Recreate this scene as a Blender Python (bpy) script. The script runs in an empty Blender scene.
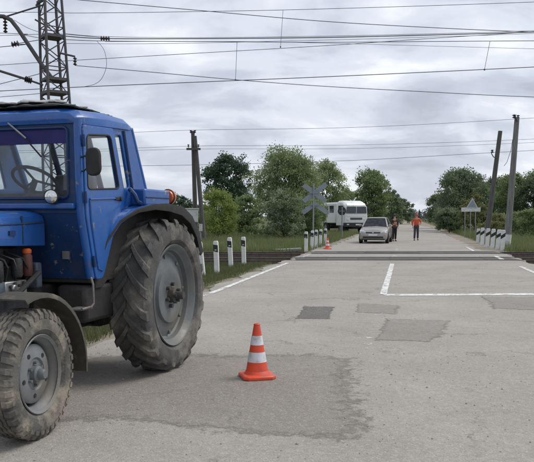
import bpy, bmesh, math, random
import numpy as np
from mathutils import Vector, Matrix
random.seed(7); rng = np.random.default_rng(11)
R = math.radians
scene = bpy.context.scene
C = scene.collection

# ------------------------------------------------------------ camera
PITCH = R(8.0); FPX = 745.0; CX, CY = 267.0, 231.0; HOR = 216.0; EYE = 1.6
YP = HOR + FPX * math.tan(PITCH)
cam_d = bpy.data.cameras.new('camera'); cam = bpy.data.objects.new('camera', cam_d); C.objects.link(cam)
cam.location = (0, 0, EYE); cam.rotation_euler = (R(90) - PITCH, 0, 0)
cam_d.sensor_width = 36; cam_d.lens = 36 * FPX / 534.0
cam_d.shift_y = (YP - CY) / 534.0
cam_d.clip_start = 0.05; cam_d.clip_end = 6000
scene.camera = cam
scene.render.resolution_x = 1024; scene.render.resolution_y = 886

# ------------------------------------------------------------ sky and sun (overcast)
SUN_EL, SUN_AZ = R(52), R(70)          # azimuth from +Y towards +X
w = bpy.data.worlds.new('World'); scene.world = w; w.use_nodes = True
nt = w.node_tree; nt.nodes.clear()
def wn(t, **k):
    n = nt.nodes.new(t)
    for a, b in k.items(): setattr(n, a, b)
    return n
sky = wn('ShaderNodeTexSky', sky_type='NISHITA', sun_disc=False)
sky.sun_elevation = SUN_EL; sky.sun_rotation = SUN_AZ
bg_sky = wn('ShaderNodeBackground'); bg_sky.inputs[1].default_value = 0.09
nt.links.new(sky.outputs[0], bg_sky.inputs[0])
tc = wn('ShaderNodeTexCoord'); sep = wn('ShaderNodeSeparateXYZ'); nt.links.new(tc.outputs['Generated'], sep.inputs[0])
def wm(op, a, b=None):
    n = wn('ShaderNodeMath', operation=op)
    for i, s in enumerate((a, b)):
        if s is None: continue
        if isinstance(s, (int, float)): n.inputs[i].default_value = s
        else: nt.links.new(s, n.inputs[i])
    return n.outputs[0]
zz = wm('ADD', wm('MAXIMUM', sep.outputs[2], 0.0), 0.30)
comb = wn('ShaderNodeCombineXYZ')
nt.links.new(wm('DIVIDE', sep.outputs[0], zz), comb.inputs[0])
nt.links.new(wm('DIVIDE', sep.outputs[1], zz), comb.inputs[1])
n1 = wn('ShaderNodeTexNoise'); n1.inputs['Scale'].default_value = 2.3; n1.inputs['Detail'].default_value = 7
n1.inputs['Roughness'].default_value = 0.52; n1.inputs['Distortion'].default_value = 0.35
mp = wn('ShaderNodeMapping'); mp.inputs['Location'].default_value = (3.3, 1.7, 0.4); mp.inputs['Scale'].default_value = (0.9, 1.15, 1)
nt.links.new(comb.outputs[0], mp.inputs[0]); nt.links.new(mp.outputs[0], n1.inputs['Vector'])
ramp = wn('ShaderNodeValToRGB'); nt.links.new(n1.outputs[0], ramp.inputs[0])
ramp.color_ramp.interpolation = 'EASE'
els = ramp.color_ramp.elements
els[0].position = 0.33; els[0].color = (0.75, 0.765, 0.795, 1)
els[1].position = 0.67; els[1].color = (0.355, 0.38, 0.445, 1)
e = els.new(0.45); e.color = (0.57, 0.60, 0.67, 1)
e = els.new(0.55); e.color = (0.44, 0.475, 0.55, 1)
bg_cl = wn('ShaderNodeBackground'); bg_cl.inputs[1].default_value = 1.0
nt.links.new(ramp.outputs[0], bg_cl.inputs[0])
mixw = wn('ShaderNodeMixShader'); mixw.inputs[0].default_value = 0.93
nt.links.new(bg_sky.outputs[0], mixw.inputs[1]); nt.links.new(bg_cl.outputs[0], mixw.inputs[2])
wo = wn('ShaderNodeOutputWorld'); nt.links.new(mixw.outputs[0], wo.inputs[0])
sl = bpy.data.lights.new('sun', 'SUN'); so = bpy.data.objects.new('sun', sl); C.objects.link(so)
sl.energy = 1.5; sl.angle = R(28); sl.color = (1.0, 0.965, 0.91)
sd = Vector((math.sin(SUN_AZ) * math.cos(SUN_EL), math.cos(SUN_AZ) * math.cos(SUN_EL), math.sin(SUN_EL)))
so.rotation_euler = sd.to_track_quat('Z', 'Y').to_euler(); so.location = (30, 10, 40)
vs = scene.view_settings
vs.view_transform = 'Standard'; vs.look = 'None'; vs.gamma = 1; vs.use_curve_mapping = False; vs.exposure = 0.47

# ------------------------------------------------------------ frames
def ray(x, y):
    u = (x - CX) / FPX; v = -(y - YP) / FPX
    return Vector((u, math.cos(PITCH) + v * math.sin(PITCH), -math.sin(PITCH) + v * math.cos(PITCH)))
def at(x, y, Y):                       # point of the photo's pixel at distance Y
    r = ray(x, y); t = Y / r.y
    return Vector((r.x * t, Y, EYE + r.z * t))
A = R(10.5); CA, SA = math.cos(A), math.sin(A)
def RW(v, u, z=0.0):                   # road frame: v to the right of the road axis line, u along it
    return Vector((v * CA + u * SA, -v * SA + u * CA, z))

# ------------------------------------------------------------ materials
MATS = {}
def mat(name, col, rough=0.6, metal=0.0, col2=None, scale=6.0, bump=0.0, bscale=60.0, dirt=None, dirt_amt=0.0,
        dscale=3.0, spec=0.5, coat=0.0, trans=0.0, detail=5.0, lo=0.35, hi=0.65, mapscale=None, objrand=0.0, chips=None):
    if name in MATS: return MATS[name]
    m = bpy.data.materials.new(name); m.use_nodes = True; t = m.node_tree
    b = t.nodes['Principled BSDF']; L = t.links.new
    b.inputs['Roughness'].default_value = rough; b.inputs['Metallic'].default_value = metal
    b.inputs['Specular IOR Level'].default_value = spec; b.inputs['Coat Weight'].default_value = coat
    tcx = t.nodes.new('ShaderNodeTexCoord'); vec = tcx.outputs['Object']
    if mapscale:
        mpn = t.nodes.new('ShaderNodeMapping'); mpn.inputs['Scale'].default_value = mapscale
        L(vec, mpn.inputs[0]); vec = mpn.outputs[0]
    def noise(s, d=detail):
        n = t.nodes.new('ShaderNodeTexNoise'); n.inputs['Scale'].default_value = s; n.inputs['Detail'].default_value = d
        n.inputs['Roughness'].default_value = 0.62; L(vec, n.inputs['Vector']); return n.outputs[0]
    def mr(s, a, c, d0=0.0, d1=1.0):
        n = t.nodes.new('ShaderNodeMapRange'); n.inputs[1].default_value = a; n.inputs[2].default_value = c
        n.inputs[3].default_value = d0; n.inputs[4].default_value = d1; L(s, n.inputs[0]); return n.outputs[0]
    def mixc(f, a, c):
        n = t.nodes.new('ShaderNodeMix'); n.data_type = 'RGBA'; L(f, n.inputs[0])
        for i, s in ((6, a), (7, c)):
            if isinstance(s, tuple): n.inputs[i].default_value = (*s, 1)
            else: L(s, n.inputs[i])
        return n.outputs[2]
    cur = tuple(col)
    c2 = tuple(col2) if col2 else tuple(x * 0.78 for x in col)
    nz = noise(scale)
    cur = mixc(mr(nz, lo, hi), cur, c2)
    L(mr(noise(scale * 2.3), 0.3, 0.7, max(0.02, rough - 0.08), min(1, rough + 0.08)), b.inputs['Roughness'])
    if dirt:
        cur = mixc(mr(noise(dscale, 8), 0.62 - dirt_amt * 0.35, 0.78 - dirt_amt * 0.35, 0, min(1, 0.55 + dirt_amt)), cur, tuple(dirt))
    if chips:
        cur = mixc(mr(noise(3.2, 3), .45, .6, 0, .35), cur, tuple(x * .75 + .012 for x in col))
        f1 = mr(noise(26, 9), .635, .68); cur = mixc(f1, cur, tuple(chips))
        f2 = mr(noise(9, 11), .645, .67); cur = mixc(f2, cur, (.20, .19, .18))
        f3 = mr(noise(1.6, 8), .60, .85, 0, .2); cur = mixc(f3, cur, (.16, .15, .135))
    if objrand:
        oi = t.nodes.new('ShaderNodeObjectInfo'); cur = mixc(mr(oi.outputs['Random'], .1, .9, 0, objrand), cur, tuple(x * 2.2 for x in col))
    L(cur, b.inputs['Base Color'])
    if trans: b.inputs['Transmission Weight'].default_value = trans
    if bump:
        bn = t.nodes.new('ShaderNodeBump'); bn.inputs['Strength'].default_value = bump; bn.inputs['Distance'].default_value = 0.02
        L(noise(bscale, 3), bn.inputs['Height']); L(bn.outputs[0], b.inputs['Normal'])
    MATS[name] = m; return m
def glass_mat(name, tint, gloss_col=(0.9, 0.92, 0.95), dirt=0.08):
    if name in MATS: return MATS[name]
    m = bpy.data.materials.new(name); m.use_nodes = True; t = m.node_tree; t.nodes.clear(); L = t.links.new
    out = t.nodes.new('ShaderNodeOutputMaterial'); tr = t.nodes.new('ShaderNodeBsdfTransparent'); tr.inputs[0].default_value = (*tint, 1)
    gl = t.nodes.new('ShaderNodeBsdfGlossy'); gl.inputs['Roughness'].default_value = 0.04; gl.inputs[0].default_value = (*gloss_col, 1)
    fr = t.nodes.new('ShaderNodeFresnel'); ge = t.nodes.new('ShaderNodeNewGeometry')
    io = t.nodes.new('ShaderNodeMapRange'); io.inputs[3].default_value = 1.45; io.inputs[4].default_value = 1 / 1.45
    L(ge.outputs['Backfacing'], io.inputs[0]); L(io.outputs[0], fr.inputs[0])
    mx = t.nodes.new('ShaderNodeMixShader'); L(fr.outputs[0], mx.inputs[0]); L(tr.outputs[0], mx.inputs[1]); L(gl.outputs[0], mx.inputs[2])
    df = t.nodes.new('ShaderNodeBsdfDiffuse'); df.inputs[0].default_value = (0.35, 0.36, 0.36, 1)
    nz = t.nodes.new('ShaderNodeTexNoise'); nz.inputs['Scale'].default_value = 5; nz.inputs['Detail'].default_value = 8
    tcx = t.nodes.new('ShaderNodeTexCoord'); L(tcx.outputs['Object'], nz.inputs['Vector'])
    mr = t.nodes.new('ShaderNodeMapRange'); mr.inputs[1].default_value = 0.35; mr.inputs[2].default_value = 0.8; mr.inputs[4].default_value = dirt * 2
    L(nz.outputs[0], mr.inputs[0])
    m2 = t.nodes.new('ShaderNodeMixShader'); L(mr.outputs[0], m2.inputs[0]); L(mx.outputs[0], m2.inputs[1]); L(df.outputs[0], m2.inputs[2])
    L(m2.outputs[0], out.inputs[0]); MATS[name] = m; return m

# ------------------------------------------------------------ mesh helpers
class MB:
    def __init__(s): s.v = []; s.f = []
    def add(s, vs, fs):
        o = len(s.v); s.v += [tuple(p) for p in vs]; s.f += [tuple(i + o for i in f) for f in fs]; return s
    def box(s, x0, x1, y0, y1, z0, z1, M=None):
        p = [Vector((x, y, z)) for z in (z0, z1) for y in (y0, y1) for x in (x0, x1)]
        if M is not None: p = [M @ q for q in p]
        return s.add(p, [(0, 2, 3, 1), (4, 5, 7, 6), (0, 1, 5, 4), (2, 6, 7, 3), (0, 4, 6, 2), (1, 3, 7, 5)])
    def cyl(s, p0, p1, r0, r1=None, n=14):
        return s.tube([p0, p1], [r0, r0 if r1 is None else r1], n)
    def tube(s, pts, r, n=8, caps=True):
        pts = [Vector(p) for p in pts]; k = len(pts)
        rs = r if isinstance(r, (list, tuple)) else [r] * k
        vs = []; up = None
        for i, p in enumerate(pts):
            d = (pts[min(i + 1, k - 1)] - pts[max(i - 1, 0)])
            if d.length < 1e-9: d = Vector((0, 0, 1))
            d.normalize()
            if up is None: up = d.orthogonal().normalized()
            else:
                up = up - d * up.dot(d)
                up = up.normalized() if up.length > 1e-6 else d.orthogonal().normalized()
            b = d.cross(up)
            for j in range(n):
                a = 2 * math.pi * j / n
                vs.append(p + (up * math.cos(a) + b * math.sin(a)) * rs[i])
        fs = [(i * n + j, i * n + (j + 1) % n, (i + 1) * n + (j + 1) % n, (i + 1) * n + j) for i in range(k - 1) for j in range(n)]
        if caps: fs += [tuple(range(n))[::-1], tuple((k - 1) * n + j for j in range(n))]
        return s.add(vs, fs)
    def lathe(s, prof, n=32, axis='y', o=(0, 0, 0), closed=False, caps=True):   # prof: (radius, offset along axis)
        o = Vector(o); vs = []
        for r, h in prof:
            for j in range(n):
                a = 2 * math.pi * j / n; c, d = r * math.cos(a), r * math.sin(a)
                vs.append(o + Vector({'y': (c, h, d), 'z': (c, d, h), 'x': (h, c, d)}[axis]))
        k = len(prof); fs = []
        for i in range(k if closed else k - 1):
            i2 = (i + 1) % k
            for j in range(n):
                q = (i * n + j, i * n + (j + 1) % n, i2 * n + (j + 1) % n, i2 * n + j)
                fs.append(q)
        if not closed and caps:
            if prof[0][0] > 1e-6: fs.append(tuple(range(n))[::-1])
            if prof[-1][0] > 1e-6: fs.append(tuple((k - 1) * n + j for j in range(n)))
        return s.add(vs, fs)
    def loft(s, secs, caps=True, closed=True):
        n = len(secs[0]); vs = [p for q in secs for p in q]; fs = []
        m = n if closed else n - 1
        for i in range(len(secs) - 1):
            for j in range(m):
                fs.append((i * n + j, i * n + (j + 1) % n, (i + 1) * n + (j + 1) % n, (i + 1) * n + j))
        if caps: fs += [tuple(range(n))[::-1], tuple((len(secs) - 1) * n + j for j in range(n))]
        return s.add(vs, fs)
    def mesh(s, name, sharp=38, fix=True):
        me = bpy.data.meshes.new(name); me.from_pydata(s.v, [], s.f)
        if fix:
            bm = bmesh.new(); bm.from_mesh(me); bmesh.ops.recalc_face_normals(bm, faces=bm.faces); bm.to_mesh(me); bm.free()
        me.polygons.foreach_set('use_smooth', [True] * len(me.polygons))
        me.set_sharp_from_angle(angle=R(sharp)); me.update(); return me
    def build(s, name, m, parent=None, bevel=0.0, sharp=38, seg=2, **k):
        return obj(name, s.mesh(name, sharp), m, parent, bevel, seg)
def obj(name, me, m, parent=None, bevel=0.0, seg=2):
    o = bpy.data.objects.new(name, me); C.objects.link(o)
    if m is not None and not me.materials: me.materials.append(m)
    if parent is not None: o.parent = parent
    if bevel:
        md = o.modifiers.new('bevel', 'BEVEL'); md.width = bevel; md.segments = seg; md.limit_method = 'ANGLE'; md.angle_limit = R(35)
    return o
def tag(o, label=None, cat=None, group=None, kind=None):
    for k, v in (('label', label), ('category', cat), ('group', group), ('kind', kind)):
        if v: o[k] = v
    return o
def thing(name, label, cat, loc=(0, 0, 0), rz=0.0, group=None):
    o = bpy.data.objects.new(name, None); C.objects.link(o); o.empty_display_size = 0.2
    o.location = loc; o.rotation_euler = (0, 0, rz); return tag(o, label, cat, group)
def dup(o, parent=None):
    c = o.copy(); C.objects.link(c)
    if parent is not None: c.parent = parent
    for k in ('category', 'label'):
        if parent is not None and k in c: del c[k]
    for ch in o.children: dup(ch, c)
    return c
def plate(name, outer, holes, th, m, parent, M, bevel=0.006):     # flat panel with openings, from 2D outlines
    cu = bpy.data.curves.new(name, 'CURVE'); cu.dimensions = '2D'; cu.fill_mode = 'BOTH'
    cu.extrude = max(th / 2 - bevel, 0.0005); cu.bevel_depth = bevel; cu.bevel_resolution = 1; cu.offset = -bevel
    for pts in [outer] + holes:
        sp = cu.splines.new('POLY'); sp.points.add(len(pts) - 1); sp.use_cyclic_u = True
        for q, p in zip(sp.points, pts): q.co = (p[0], p[1], 0, 1)
    co = bpy.data.objects.new(name, cu); me = bpy.data.meshes.new_from_object(co)
    bpy.data.objects.remove(co); bpy.data.curves.remove(cu)
    me.transform(M); me.materials.clear()
    me.polygons.foreach_set('use_smooth', [True] * len(me.polygons)); me.set_sharp_from_angle(angle=R(38))
    return obj(name, me, m, parent)
def XZ(y): return Matrix(((1, 0, 0, 0), (0, 0, -1, y), (0, 1, 0, 0), (0, 0, 0, 1)))
def YZ(x): return Matrix(((0, 0, 1, x), (1, 0, 0, 0), (0, 1, 0, 0), (0, 0, 0, 1)))
def rounded(pts, r, n=4):                 # round the corners of a 2D outline
    out = []; k = len(pts)
    for i in range(k):
        p, a, b = Vector(pts[i]), Vector(pts[i - 1]), Vector(pts[(i + 1) % k])
        da, db = (a - p), (b - p); rr = min(r, da.length * .45, db.length * .45)
        p0, p1 = p + da.normalized() * rr, p + db.normalized() * rr
        for j in range(n + 1):
            t = j / n; out.append(tuple(p0 * (1 - t) ** 2 + p * 2 * t * (1 - t) + p1 * t * t))
    return out
def fnoise(x, y, s=1.0):                  # cheap smooth noise for terrain
    return (np.sin(x * .9 * s + 1.3) * np.cos(y * 1.1 * s - .4) + .5 * np.sin(x * 2.3 * s - y * 1.7 * s) + .3 * np.cos(x * 4.1 * s + y * 3.7 * s + 2)) / 1.8

# ============================================================ THE SETTING
def asphalt_mat(name, c1, c2, crack=0.4, pebble=0.5, rough=0.88, soft=False):
    m = bpy.data.materials.new(name); m.use_nodes = True; t = m.node_tree; L = t.links.new; b = t.nodes['Principled BSDF']
    N = t.nodes.new
    geo = N('ShaderNodeNewGeometry'); P = geo.outputs['Position']
    def noise(s, d=4, r=.6, dist=0):
        n = N('ShaderNodeTexNoise'); n.inputs['Scale'].default_value = s; n.inputs['Detail'].default_value = d
        n.inputs['Roughness'].default_value = r; n.inputs['Distortion'].default_value = dist; L(P, n.inputs['Vector']); return n
    def mr(s, a, c, d0=0., d1=1.):
        n = N('ShaderNodeMapRange'); n.inputs[1].default_value = a; n.inputs[2].default_value = c
        n.inputs[3].default_value = d0; n.inputs[4].default_value = d1; L(s, n.inputs[0]); return n.outputs[0]
    def mix(f, a, c, mode='MIX'):
        n = N('ShaderNodeMix'); n.data_type = 'RGBA'; n.blend_type = mode
        if isinstance(f, float): n.inputs[0].default_value = f
        else: L(f, n.inputs[0])
        for i, s in ((6, a), (7, c)):
            if isinstance(s, tuple): n.inputs[i].default_value = (*s, 1)
            else: L(s, n.inputs[i])
        return n.outputs[2]
    base = mix(mr(noise(.55, 6).outputs[0], .35, .65), c1, c2)
    base = mix(mr(noise(3.1, 7, .7).outputs[0], .52, .75, 0, .45), base, tuple(x * .72 for x in c2))
    base = mix(mr(noise(1.7, 8, .75, .6).outputs[0], .58, .74, 0, .5), base, tuple(min(1, x * 1.18) for x in c1))
    # aggregate
    vo = N('ShaderNodeTexVoronoi'); vo.inputs['Scale'].default_value = 85; L(P, vo.inputs['Vector'])
    spv = N('ShaderNodeSeparateColor'); L(vo.outputs['Color'], spv.inputs[0])
    base = mix(mr(spv.outputs[0], .0, 1., pebble * .0, pebble), base, tuple(x * .62 for x in c2))
    base = mix(mr(spv.outputs[1], .72, 1., 0, pebble * 1.3), base, (0.52, 0.49, 0.45))
    base = mix(mr(noise(16, 6, .75).outputs[0], .42, .68, 0, .5), base, tuple(x * .70 for x in c2))
    base = mix(mr(noise(38, 4, .7).outputs[0], .3, .7, 0, .35), base, tuple(x * .8 for x in c2))
    # cracks
    wv = noise(1.3, 5, .7).outputs['Color']
    ad = N('ShaderNodeMix'); ad.data_type = 'RGBA'; ad.blend_type = 'ADD'; ad.inputs[0].default_value = 0.9; L(P, ad.inputs[6]); L(wv, ad.inputs[7])
    vc = N('ShaderNodeTexVoronoi'); vc.feature = 'DISTANCE_TO_EDGE'; vc.inputs['Scale'].default_value = .42; L(ad.outputs[2], vc.inputs['Vector'])
    cr = mr(vc.outputs['Distance'], .002, .012, 1, 0)
    msk = mr(noise(.8, 3).outputs[0], .47, .56)
    cm = N('ShaderNodeMath'); cm.operation = 'MULTIPLY'; L(cr, cm.inputs[0]); L(msk, cm.inputs[1])
    cm2 = N('ShaderNodeMath'); cm2.operation = 'MULTIPLY'; L(cm.outputs[0], cm2.inputs[0]); cm2.inputs[1].default_value = crack
    base = mix(cm2.outputs[0], base, (0.10, 0.092, 0.08))
    # scattered dark spots (oil, mud crumbs)
    base = mix(mr(noise(9, 3, .5).outputs[0], .70, .76, 0, .5), base, (0.13, 0.11, 0.085))
    L(base, b.inputs['Base Color']); b.inputs['Roughness'].default_value = rough; b.inputs['Specular IOR Level'].default_value = .3
    bn = N('ShaderNodeBump'); bn.inputs['Strength'].default_value = .55; bn.inputs['Distance'].default_value = .006
    sm = N('ShaderNodeMath'); sm.operation = 'SUBTRACT'; L(vo.outputs['Distance'], sm.inputs[0]); L(cm.outputs[0], sm.inputs[1])
    L(sm.outputs[0], bn.inputs['Height'])
    bn2 = N('ShaderNodeBump'); bn2.inputs['Strength'].default_value = .5; bn2.inputs['Distance'].default_value = .05
    L(noise(2.2, 5).outputs[0], bn2.inputs['Height']); L(bn.outputs[0], bn2.inputs['Normal']); L(bn2.outputs[0], b.inputs['Normal'])
    if soft:
        ea = N('ShaderNodeAttribute'); ea.attribute_name = 'edge'; ad2 = N('ShaderNodeMath'); ad2.operation = 'ADD'
        L(ea.outputs['Fac'], ad2.inputs[0]); L(mr(noise(7, 8, .75).outputs[0], .3, .7, -.5, .5), ad2.inputs[1])
        tr_ = N('ShaderNodeBsdfTransparent'); mx_ = N('ShaderNodeMixShader'); L(mr(ad2.outputs[0], .30, .75), mx_.inputs[0]); L(tr_.outputs[0], mx_.inputs[1]); L(b.outputs[0], mx_.inputs[2])
        L(mx_.outputs[0], t.nodes['Material Output'].inputs[0])
    return m
ASPH = asphalt_mat('worn_asphalt', (0.455, 0.425, 0.38), (0.335, 0.31, 0.272))
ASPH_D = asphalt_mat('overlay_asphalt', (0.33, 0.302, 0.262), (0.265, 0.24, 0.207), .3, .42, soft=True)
ASPH_K = asphalt_mat('patch_asphalt', (0.185, 0.172, 0.155), (0.14, 0.13, 0.118), .3, .35, soft=True)
ASPH_M = asphalt_mat('mid_asphalt', (0.335, 0.31, 0.275), (0.275, 0.253, 0.222), .3, .4, soft=True)

def ground_mat():
    m = bpy.data.materials.new('verge_earth'); m.use_nodes = True; t = m.node_tree; L = t.links.new; b = t.nodes['Principled BSDF']; N = t.nodes.new
    P = N('ShaderNodeNewGeometry').outputs['Position']
    def noise(s, d=6):
        n = N('ShaderNodeTexNoise'); n.inputs['Scale'].default_value = s; n.inputs['Detail'].default_value = d; n.inputs['Roughness'].default_value = .65
        L(P, n.inputs['Vector']); return n.outputs[0]
    def mr(s, a, c, d0=0., d1=1.):
        n = N('ShaderNodeMapRange'); n.inputs[1].default_value = a; n.inputs[2].default_value = c
        n.inputs[3].default_value = d0; n.inputs[4].default_value = d1; L(s, n.inputs[0]); return n.outputs[0]
    def mix(f, a, c):
        n = N('ShaderNodeMix'); n.data_type = 'RGBA'; L(f, n.inputs[0])
        for i, s in ((6, a), (7, c)):
            if isinstance(s, tuple): n.inputs[i].default_value = (*s, 1)
            else: L(s, n.inputs[i])
        return n.outputs[2]
    g = mix(mr(noise(.35), .35, .65), (0.075, 0.095, 0.035), (0.14, 0.135, 0.06))
    g = mix(mr(noise(2.5), .5, .7), g, (0.06, 0.05, 0.032))
    dp = N('ShaderNodeVectorMath'); dp.operation = 'DOT_PRODUCT'; L(P, dp.inputs[0]); dp.inputs[1].default_value = (CA, -SA, 0)
    ab = N('ShaderNodeMath'); ab.operation = 'ABSOLUTE'; L(dp.outputs['Value'], ab.inputs[0])
    su = N('ShaderNodeMath'); su.operation = 'ADD'; L(ab.outputs[0], su.inputs[0])
    L(mr(noise(1.1), .3, .7, -.45, .45), su.inputs[1])
    g = mix(mr(su.outputs[0], 4.35, 4.75, 1, 0), g, (0.27, 0.24, 0.19))
    L(g, b.inputs['Base Color']); b.inputs['Roughness'].default_value = .95; b.inputs['Specular IOR Level'].default_value = .15
    bn = N('ShaderNodeBump'); bn.inputs['Strength'].default_value = .6; bn.inputs['Distance'].default_value = .06; L(noise(14), bn.inputs['Height']); L(bn.outputs[0], b.inputs['Normal'])
    return m
def gh(X, Y):
    v = X * CA - Y * SA
    z = -0.07 + 0.05 * fnoise(X * .7, Y * .7)
    av = np.abs(v)
    road = np.clip((5.0 - av) / .7, 0, 1)
    cor = np.clip(np.minimum(Y - 25.9, 35.4 - Y) / .5, 0, 1) * np.clip((av - 4.35) / .3, 0, 1)
    far = np.clip((av - 6) / 8, 0, 1) * np.clip((Y - 36) / 10, 0, 1)
    z = z + far * .22 * (fnoise(X * .25, Y * .25) + .3)
    z = z * (1 - road) + (-0.035) * road
    return z * (1 - cor) + (-0.245 + .02 * fnoise(X * 3, Y * 3)) * cor
xs = np.concatenate([-np.geomspace(2600, 31, 22), np.arange(-30, 40.1, .45), np.geomspace(41, 2600, 22)])
ys = np.concatenate([-np.geomspace(300, 11, 8), np.arange(-10, 70.1, .45), np.geomspace(71, 4500, 30)])
XX, YY = np.meshgrid(xs, ys); ZZ = gh(XX, YY)
nx, ny = len(xs), len(ys)
vv = np.stack([XX.ravel(), YY.ravel(), ZZ.ravel()], 1)
ii = (np.arange(ny - 1)[:, None] * nx + np.arange(nx - 1)[None, :]).ravel()
ff = np.stack([ii, ii + 1, ii + 1 + nx, ii + nx], 1)
me = bpy.data.meshes.new('ground'); me.from_pydata(vv.tolist(), [], ff.tolist())
me.polygons.foreach_set('use_smooth', [True] * len(me.polygons))
tag(obj('ground', me, ground_mat()), kind='structure')

# road: one sheet with crumbling edges and a skirt
mb = MB(); us = np.concatenate([np.arange(-14, 60, .5), np.arange(60, 186, 5)])
secs = []
for u in us:
    el = -4.28 + .10 * math.sin(u * 2.1) + .07 * math.sin(u * 5.3 + 1) + random.uniform(-.04, .04)
    er = 4.2 + .10 * math.sin(u * 1.7 + 2) + .07 * math.sin(u * 4.9) + random.uniform(-.04, .04)
    if u > 36: el += .35; er -= .75
    el += .5 * min(1, max(0, (13 - u) / 2))
    bd = -.004 * max(0, u - 110) ** 2; el += bd; er += bd
    secs.append([RW(el - .03, u, -.12), RW(el, u, -.004)] + [RW(el + (er - el) * k / 8, u, 0.0) for k in range(1, 8)] + [RW(er, u, -.004), RW(er + .03, u, -.12)])
mb.loft(secs, caps=False, closed=False)
road = tag(mb.build('road', ASPH, sharp=60), kind='structure')
ROADZ = lambda v: 0.0

def px_poly(pts):
    out = []
    for x, y in pts:
        r = ray(x, y); t = -EYE / r.z; out.append(Vector((r.x * t, r.y * t, 0)))
    return out
def sheet(name, pts, m, z, parent=None, jit=.03, step=.1, fade=.22):
    out = []
    for i, p in enumerate(pts):
        q = pts[(i + 1) % len(pts)]; k = max(1, int((q - p).length / step))
        for j in range(k):
            s = p.lerp(q, j / k); v = s.x * CA - s.y * SA
            out.append((s.x + random.uniform(-jit, jit), s.y + random.uniform(-jit, jit), ROADZ(v) + z))
    n = len(out); cen = sum((Vector(p) for p in out), Vector()) / n; inn = []
    for p in out:
        d_ = cen - Vector(p); q = Vector(p) + d_ * min(.30, fade / max(d_.length, .01)); inn.append((q.x, q.y, ROADZ(q.x * CA - q.y * SA) + z))
    bm = bmesh.new(); tv = [bm.verts.new(p) for p in out]; iv = [bm.verts.new(p) for p in inn]
    for i in range(n): bm.faces.new((tv[i - 1], tv[i], iv[i], iv[i - 1]))
    f0 = bm.faces.new(iv); bmesh.ops.triangulate(bm, faces=[f0])
    for f_ in bm.faces:
        if f_.normal.z < 0: f_.normal_flip()
    me = bpy.data.meshes.new(name); bm.to_mesh(me); bm.free()
    at_ = me.attributes.new('edge', 'FLOAT', 'POINT'); at_.data.foreach_set('value', [0.0] * n + [1.0] * n)
    return obj(name, me, m, parent)
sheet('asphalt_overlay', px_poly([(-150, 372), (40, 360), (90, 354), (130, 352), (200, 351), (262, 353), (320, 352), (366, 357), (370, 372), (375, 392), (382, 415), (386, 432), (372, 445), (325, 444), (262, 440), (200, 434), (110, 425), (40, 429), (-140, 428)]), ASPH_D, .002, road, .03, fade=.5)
sheet('asphalt_patch', px_poly([(303, 305.5), (336, 306.5), (331, 320), (293, 319.5)]), ASPH_K, .003, road, .02)
sheet('asphalt_patch', px_poly([(356, 303), (402, 305), (398, 315), (352, 313)]), ASPH_M, .003, road, .03)
sheet('asphalt_patch', px_poly([(385, 318), (452, 320), (448, 334), (432, 343), (372, 341)]), ASPH_M, .003, road, .04)
sheet('asphalt_patch', px_poly([(478, 296), (560, 297), (570, 312), (490, 309)]), ASPH_M, .003, road, .04)

mb = MB()
oct_v = [(1, 0, 0), (-1, 0, 0), (0, 1, 0), (0, -1, 0), (0, 0, 1), (0, 0, -1)]; oct_f = [(0, 2, 4), (2, 1, 4), (1, 3, 4), (3, 0, 4), (2, 0, 5), (1, 2, 5), (3, 1, 5), (0, 3, 5)]
for i in range(2400):
    u = random.uniform(3, 9) if i < 1700 else random.uniform(3, 26); v = random.uniform(-4.1, 4.1)
    if i % 3 == 0: v = random.choice((-1, 1)) * random.gauss(3.9, .35)
    if abs(v) > 4.6: continue
    r_ = random.uniform(.003, .009) * (1.5 if random.random() < .1 else 1); p = RW(v, u, ROADZ(v) + r_ * .4)
    mb.add([(p.x + a * r_ * random.uniform(.6, 1.4), p.y + b * r_ * random.uniform(.6, 1.4), p.z + c * r_ * random.uniform(.5, .9)) for a, b, c in oct_v], oct_f)
me = bpy.data.meshes.new('road_gravel'); me.from_pydata(mb.v, [], mb.f)
tag(obj('road_gravel', me, mat('gravel_stone', (.42, .385, .34), .9, 0, (.25, .225, .19), 1.3)), 'loose gravel crumbs scattered over the road', 'gravel', kind='stuff')
def paint_mat(name, wear):
    m = bpy.data.materials.new(name); m.use_nodes = True; t = m.node_tree; L = t.links.new; b = t.nodes['Principled BSDF']; N = t.nodes.new
    b.inputs['Base Color'].default_value = (.74, .73, .70, 1); b.inputs['Roughness'].default_value = .7
    tr = N('ShaderNodeBsdfTransparent'); mx = N('ShaderNodeMixShader'); P = N('ShaderNodeNewGeometry').outputs['Position']
    n = N('ShaderNodeTexNoise'); n.inputs['Scale'].default_value = 5; n.inputs['Detail'].default_value = 9; n.inputs['Roughness'].default_value = .8; L(P, n.inputs['Vector'])
    r = N('ShaderNodeMapRange'); r.inputs[1].default_value = wear - .05; r.inputs[2].default_value = wear + .06; L(n.outputs[0], r.inputs[0])
    L(r.outputs[0], mx.inputs[0]); L(tr.outputs[0], mx.inputs[1]); L(b.outputs[0], mx.inputs[2]); L(mx.outputs[0], t.nodes['Material Output'].inputs[0]); return m
PAINT = paint_mat('road_paint', .445); PAINT_W = paint_mat('worn_road_paint', .52); PAINT_F = paint_mat('faded_road_paint', .60)
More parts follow.
